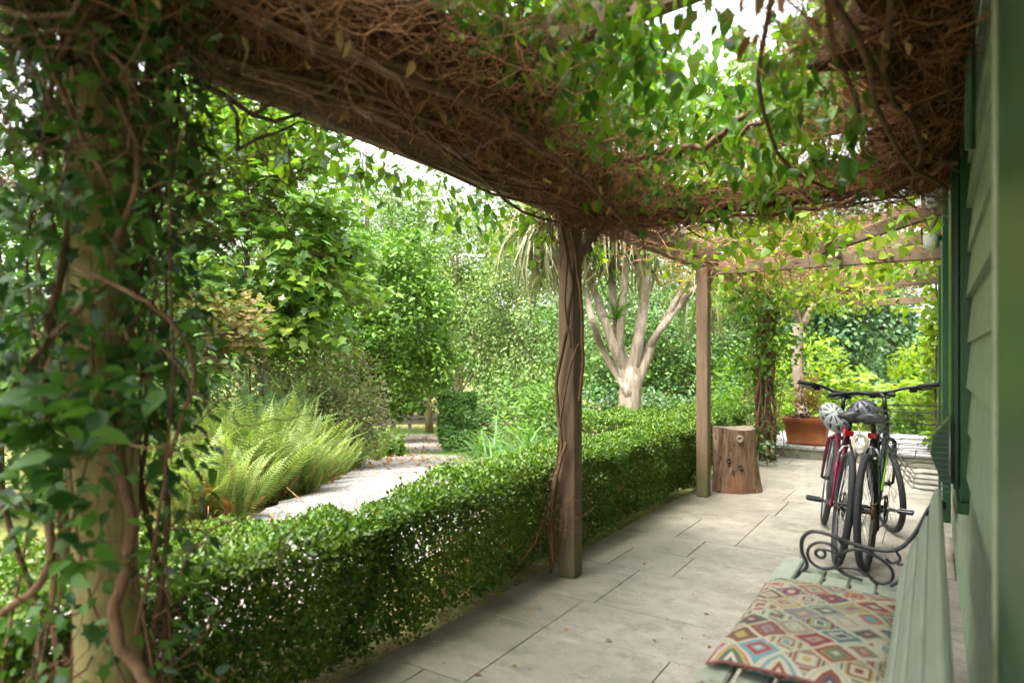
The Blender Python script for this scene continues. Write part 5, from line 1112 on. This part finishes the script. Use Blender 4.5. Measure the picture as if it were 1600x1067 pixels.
FRS = [T_frond(34, .20, .125, 1), T_frond(34, .38, .135, 2), T_frond(36, .6, .125, 3)]
FM = {}
def fern(label, base, nf, length, mt='fern', el=(45, 80), name='fern', group='ferns along the drive', rust=5):
    f = empty(name, base, label, 'fern', group); inv = f.matrix_basis.inverted()
    for k in range(nf + rust):
        rs = k >= nf; key = (k % 3, 'rust' if rs else mt)
        if key not in FM:
            FM[key] = leaf_mesh('frond', FRS[key[0]], np.zeros((1, 3)), np.eye(3)[None], np.ones(1)); FM[key].materials.append(L[key[1]])
        az = rng.uniform(0, 6.283); e = math.radians(rng.uniform(*el) if not rs else rng.uniform(25, 75)); s = length * rng.uniform(.55, 1.2) * (.6 if rs else 1)
        o = bpy.data.objects.new('frond' if not rs else 'withered_frond', FM[key]); C.objects.link(o); o.parent = f; o.matrix_parent_inverse = inv
        o.matrix_basis = Matrix.Translation(Vector(base) + Vector((.05 * math.cos(az), .05 * math.sin(az), 0))) @ Matrix.Rotation(az, 4, 'Z') @ Matrix.Rotation(-e, 4, 'Y') @ Matrix.Rotation(rng.normal(0, .6), 4, 'X') @ Matrix.Scale(s, 4)
fsp = [(330, 5.1, 1.0, 'tall pale fern rising behind the near hedge, closest to the ivy post'), (392, 5.7, 1.0, 'tall pale fern in the middle of the near fern bank'), (448, 6.2, 1.0, 'bright fern with rust brown stems beside the drive'), (476, 6.5, 1.0, 'bushy fern at the gravel edge, widest of the bank'),
       (516, 8.0, .75, 'fern leaning over the gravel below the rounded shrub'), (440, 7.3, 1.05, 'fern standing behind the bright ferns'), (360, 6.9, 1.05, 'fern half hidden behind the front ferns under the pink shrub'), (280, 4.8, .9, 'fern showing beside the ivy stems'), (420, 7.9, 1.0, 'fern at the back of the bank before the rounded shrub'),
       (230, 5.6, .9, 'fern behind the ivy post'), (548, 9.8, .6, 'small fern past the gravel bend'), (588, 12.6, .6, 'small fern farthest along the bank'), (300, 6.2, 1.0, 'fern between the ivy post and the fern bank'),
       (425, 6.0, .8, 'low fern in front of the bank, above the hedge top'), (365, 5.0, .75, 'short fern just behind the near hedge'), (480, 6.4, .7, 'short fern with browned tips at the gravel edge'), (345, 6.0, 1.15, 'tallest fern of the bank, upright and pale'), (410, 6.7, 1.15, 'upright fern behind the middle of the bank'), (530, 8.8, .7, 'low fern beneath the rounded shrub')]
extra = [(310, 5.6, .95, 'narrow fern beside the hanging ivy stem'), (435, 6.9, 1.1, 'pale fern just left of the rounded shrub'), (495, 7.4, .9, 'spreading fern at the foot of the rounded shrub'), (385, 6.3, 1.1, 'feathery fern in the second row of the bank'), (262, 6.0, 1.0, 'fern half covered by ivy leaves'), (465, 6.95, 1.0, 'yellowing fern in the second row near the gravel')]
for px, d, ln, lab in fsp + extra: fern(lab, gp(px, d) + Vector((0, 0, .02)), int(rng.integers(20, 30)), ln * .94 * rng.uniform(.75, 1.12), el=(58, 89) if px % 2 else (40, 85), rust=int(rng.integers(3, 9)))
for px, d, ln, lab in ((320, 7.7, 1.15, 'tall lacy bracken below the pink shrub'), (430, 8.7, 1.25, 'lacy bracken overtopping the fern bank'), (375, 8.0, 1.35, 'lacy bracken beside the dark conifer')): fern(lab, gp(px, d) + Vector((0, 0, .35)), 18, ln, 'bracken', (35, 75), 'bracken_plant', 'bracken above the ferns', 0)
for px, d, ln, lab in ((905, 9.8, .8, 'green fern right of the first post under the cordyline'), (815, 11.4, .8, 'green fern among the sword leaves'), (770, 13.2, .9, 'green fern beside the topiary'), (850, 12.2, .9, 'green fern behind the sword leaves')): fern(lab, gp(px, d), 18, ln, 'bracken', (25, 65), 'fern', 'ferns behind the hedge', 0)
# ---- sword leaved clumps
for px, d, n, ln, lab in ((775, 10.6, 90, 1.05, 'clump of arching sword leaves flopping beside the drive'), (835, 9.6, 80, 1.05, 'clump of upright sword leaves next to the first post'), (868, 10.2, 60, 1.0, 'sword leaves partly hidden by the first post')):
    b0 = gp(px, d); sw = empty('sword_plant', b0, lab, 'plant', 'sword leaved clumps'); az = rng.uniform(0, 6.283, n) if px > 800 else rng.normal(3.3, .8, n); e = np.radians(rng.uniform(30, 80, n))
    ax = np.stack([np.cos(az) * np.cos(e), np.sin(az) * np.cos(e), np.sin(e)], 1); P = np.array(b0) + rng.normal(0, .18, (n, 3)) * np.array([1, 1, 0]); leaves(sw, T_strap(.75, .018, 7), P, frames(ax, np.tile([0, 0, 1.], (n, 1)) + rng.normal(0, .2, (n, 3))), ln * rng.uniform(.6, 1.15, n), L['green_strap'], n, 'blade')

# ---- cordyline
co = empty('cordyline_tree', gp(985, 8.6), 'pale trunked cordyline palm forking into many limbs behind the hedge', 'tree'); D_ = 8.6
px_tube([gp(985, D_) + Vector((0, 0, -.1)), at(985, 690, D_), at(984, 620, D_), at(986, 585, D_), at(990, 570, D_)], [.19, .165, .155, .15, .08], 'trunk', M['barkpale'], co, 14)
heads = []
for pts, r in (([(982, 590), (962, 550), (945, 500), (930, 460), (915, 410), (870, 352)], .062), ([(983, 585), (968, 540), (962, 490), (955, 430), (950, 380)], .056), ([(988, 578), (998, 530), (1006, 480), (1010, 430), (1006, 370)], .075), ([(995, 575), (1012, 545), (1035, 510), (1062, 475), (1085, 450)], .05), ([(980, 610), (958, 575), (938, 540), (925, 500), (915, 450)], .05), ([(965, 545), (972, 490), (975, 440), (980, 390)], .05), ([(1006, 470), (1000, 430), (992, 395)], .05), ([(1030, 515), (1050, 480), (1065, 455)], .035)):
    q = [at(px, py, D_ + rng.normal(0, .10) * min(i, 2)) for i, (px, py) in enumerate([(985, 622)] + pts)]; px_tube(q, [.10] + [r * (1.25 - .10 * i) for i in range(len(q) - 1)], 'limb', M['barkpale'], co, 10); heads.append(q[-1])
heads = [at(850, 352, 8.3), at(905, 350, 8.6), at(955, 345, 8.5), at(1005, 345, 8.6), at(1095, 440, 9.0)]
for hd, nl in zip(heads, (230, 150, 150, 130, 60)):
    az = rng.uniform(0, 6.283, nl); e = np.radians(rng.uniform(-75, 70, nl)); ax = np.stack([np.cos(az) * np.cos(e), np.sin(az) * np.cos(e), np.sin(e)], 1)
    leaves(co, T_strap(.8, .03, 6), np.tile(np.array(hd), (nl, 1)) + rng.normal(0, .05, (nl, 3)), frames(ax, np.tile([0, 0, 1.], (nl, 1)) + rng.normal(0, .3, (nl, 3))), .95 * rng.uniform(.7, 1.15, nl), L['strap'], 60, 'blade', 'blade_head')
hd = at(962, 500, 8.5); nl = 40; az = rng.uniform(0, 6.283, nl); e = np.radians(rng.uniform(10, 85, nl)); ax = np.stack([np.cos(az) * np.cos(e), np.sin(az) * np.cos(e), np.sin(e)], 1)
leaves(co, T_strap(.4, .03, 6), np.tile(np.array(hd), (nl, 1)), frames(ax, np.tile([0, 0, 1.], (nl, 1)) + rng.normal(0, .2, (nl, 3))), .5 * rng.uniform(.7, 1.1, nl), L['green_strap'], 40, 'blade')

# ---- fences
M['fence'] = wood_mat('grey fence timber', (0.05, 0.045, 0.035), (0.10, 0.09, 0.075), (0.17, 0.15, 0.12), 'x', 4); M['fencetan'] = wood_mat('tan fence timber', (0.12, 0.08, 0.05), (0.2, 0.14, 0.09), (0.3, 0.22, 0.15), 'z', 4)
fe = empty('rail_fence', gp(640, 36), 'dark post and rail fence across the end of the drive', 'fence'); fps = [gp(px, 36) for px in (560, 612, 640, 668, 700, 735, 770, 800)]
for p in fps: MB().box(p + Vector((0, 0, .36)), (.13, .13, .86), None, .01).build('post', M['fence'], fe)
for a, b in zip(fps[:-1], fps[1:]):
    for z in (.34, .68):
        d = b - a; MB().box((a + b) / 2 + Vector((0, 0, z)) + Vector((d.y, -d.x, 0)).normalized() * .09, (d.length * 1.03, .05, .14), d.to_track_quat('X', 'Z').to_matrix(), .008).build('rail', M['fence'], fe)
tl = empty('trellis_fence', gp(790, 17), 'brown trellis fence section behind the ferns near the topiary', 'fence'); a, b = gp(748, 18), gp(806, 16.5)
for i in range(5): MB().box(a.lerp(b, i / 4) + Vector((0, 0, .42)), (.06, .06, .95), None, .006).build('post', M['fencetan'], tl)
for z in (.3, .52, .74): MB().box((a + b) / 2 + Vector((0.05, -.05, z)), ((b - a).length * 1.02, .025, .07), (b - a).to_track_quat('X', 'Z').to_matrix(), .004).build('rail', M['fencetan'], tl)

# ---- fallen leaves
n = 2600; u = rng.uniform(3.5, 7, n); v = rng.uniform(-1.05, 1.05, n); P = np.array([gravel_pt(min(a, 6.99), b) for a, b in zip(u, v)]) + np.array([0, 0, .012]); keep = rng.random(n) < np.clip((u - 3.9) / 2.4, .04, 1)
P = P[keep]; n = len(P); me = leaf_mesh('leaf_litter', T_small(.33), P, rand_frames(n, 3, .5, None, 0), rng.uniform(.06, .12, n)); o = tag(link('leaf_litter', me, L['litter']), 'brown fallen leaves strewn over the gravel drive', kind='stuff')
me = leaf_mesh('fallen_leaf', OV, np.zeros((1, 3)), np.eye(3)[None], np.ones(1)); me.materials.append(L['litter']); seen = set(); k = 0
for px, py in ((1222, 780), (1250, 745), (1237, 742), (1215, 768), (1186, 845), (1063, 812), (1410, 775), (1432, 752), (1445, 742), (1398, 800), (1300, 765), (970, 905), (1010, 880), (955, 1000), (800, 1040), (880, 985), (1020, 1000), (740, 1055), (1100, 960), (1080, 930), (1190, 800), (1240, 860), (905, 930), (1150, 880), (1050, 850), (830, 960), (845, 935), (1110, 1010)):
    d = FPX * EYE / (py - HOR); p = atz(px, d, .006); o = bpy.data.objects.new('fallen_leaf', me); C.objects.link(o); o.location = p; o.rotation_euler = (rng.normal(0, .25), rng.normal(0, .25), rng.uniform(0, 6.28)); s = rng.uniform(.018, .042); o.scale = (s, s, s)
    tag(o, 'small brown fallen leaf lying on the patio slabs', 'leaf', 'fallen leaves on the patio')
n = 340; P = np.stack([X0 + np.abs(rng.normal(0, .10, n)), rng.uniform(0.5, 7, n), np.full(n, .004)], 1); n2 = 380; P = np.concatenate([P, np.stack([rng.uniform(X0, 0, n2), rng.uniform(.8, 8, n2), np.full(n2, .003)], 1)]); n = len(P)
me = leaf_mesh('dry_debris', T_small(.3), P, rand_frames(n, 3, .5, None, 0), rng.uniform(.006, .02, n)); tag(link('dry_debris', me, L['litter']), 'crumbs of dry leaf scattered on the slabs by the hedge', kind='stuff')
n = 24000; P2 = []
for px, d, w_, c in ((640, 31, 5.5, 9000), (700, 15.3, 1.6, 6000), (800, 12, 2.5, 6000), (660, 22, 3, 3000)):
    b0 = gp(px, d); q = np.array(b0) + rng.normal(0, w_ * .45, (c, 3)); q[:, 2] = [gz(a, b) for a, b in q[:, :2]]; P2.append(q)
P = np.concatenate(P2); n = len(P); me = leaf_mesh('grass', np.array([(0, .06, 0), (0, -.06, 0), (1, 0, .15)]) if 0 else (np.array([(0, .05, 0), (0, -.05, 0), (1, 0, .1)]), np.array([(0, 1, 2)])), P, frames(rng.normal(0, .5, (n, 3)) + np.array([0, 0, 1.2]), rng.normal(0, 1, (n, 3))), rng.uniform(.06, .16, n)); tag(link('grass', me, L['green_strap']), 'short grass along the edge of the drive', kind='stuff')
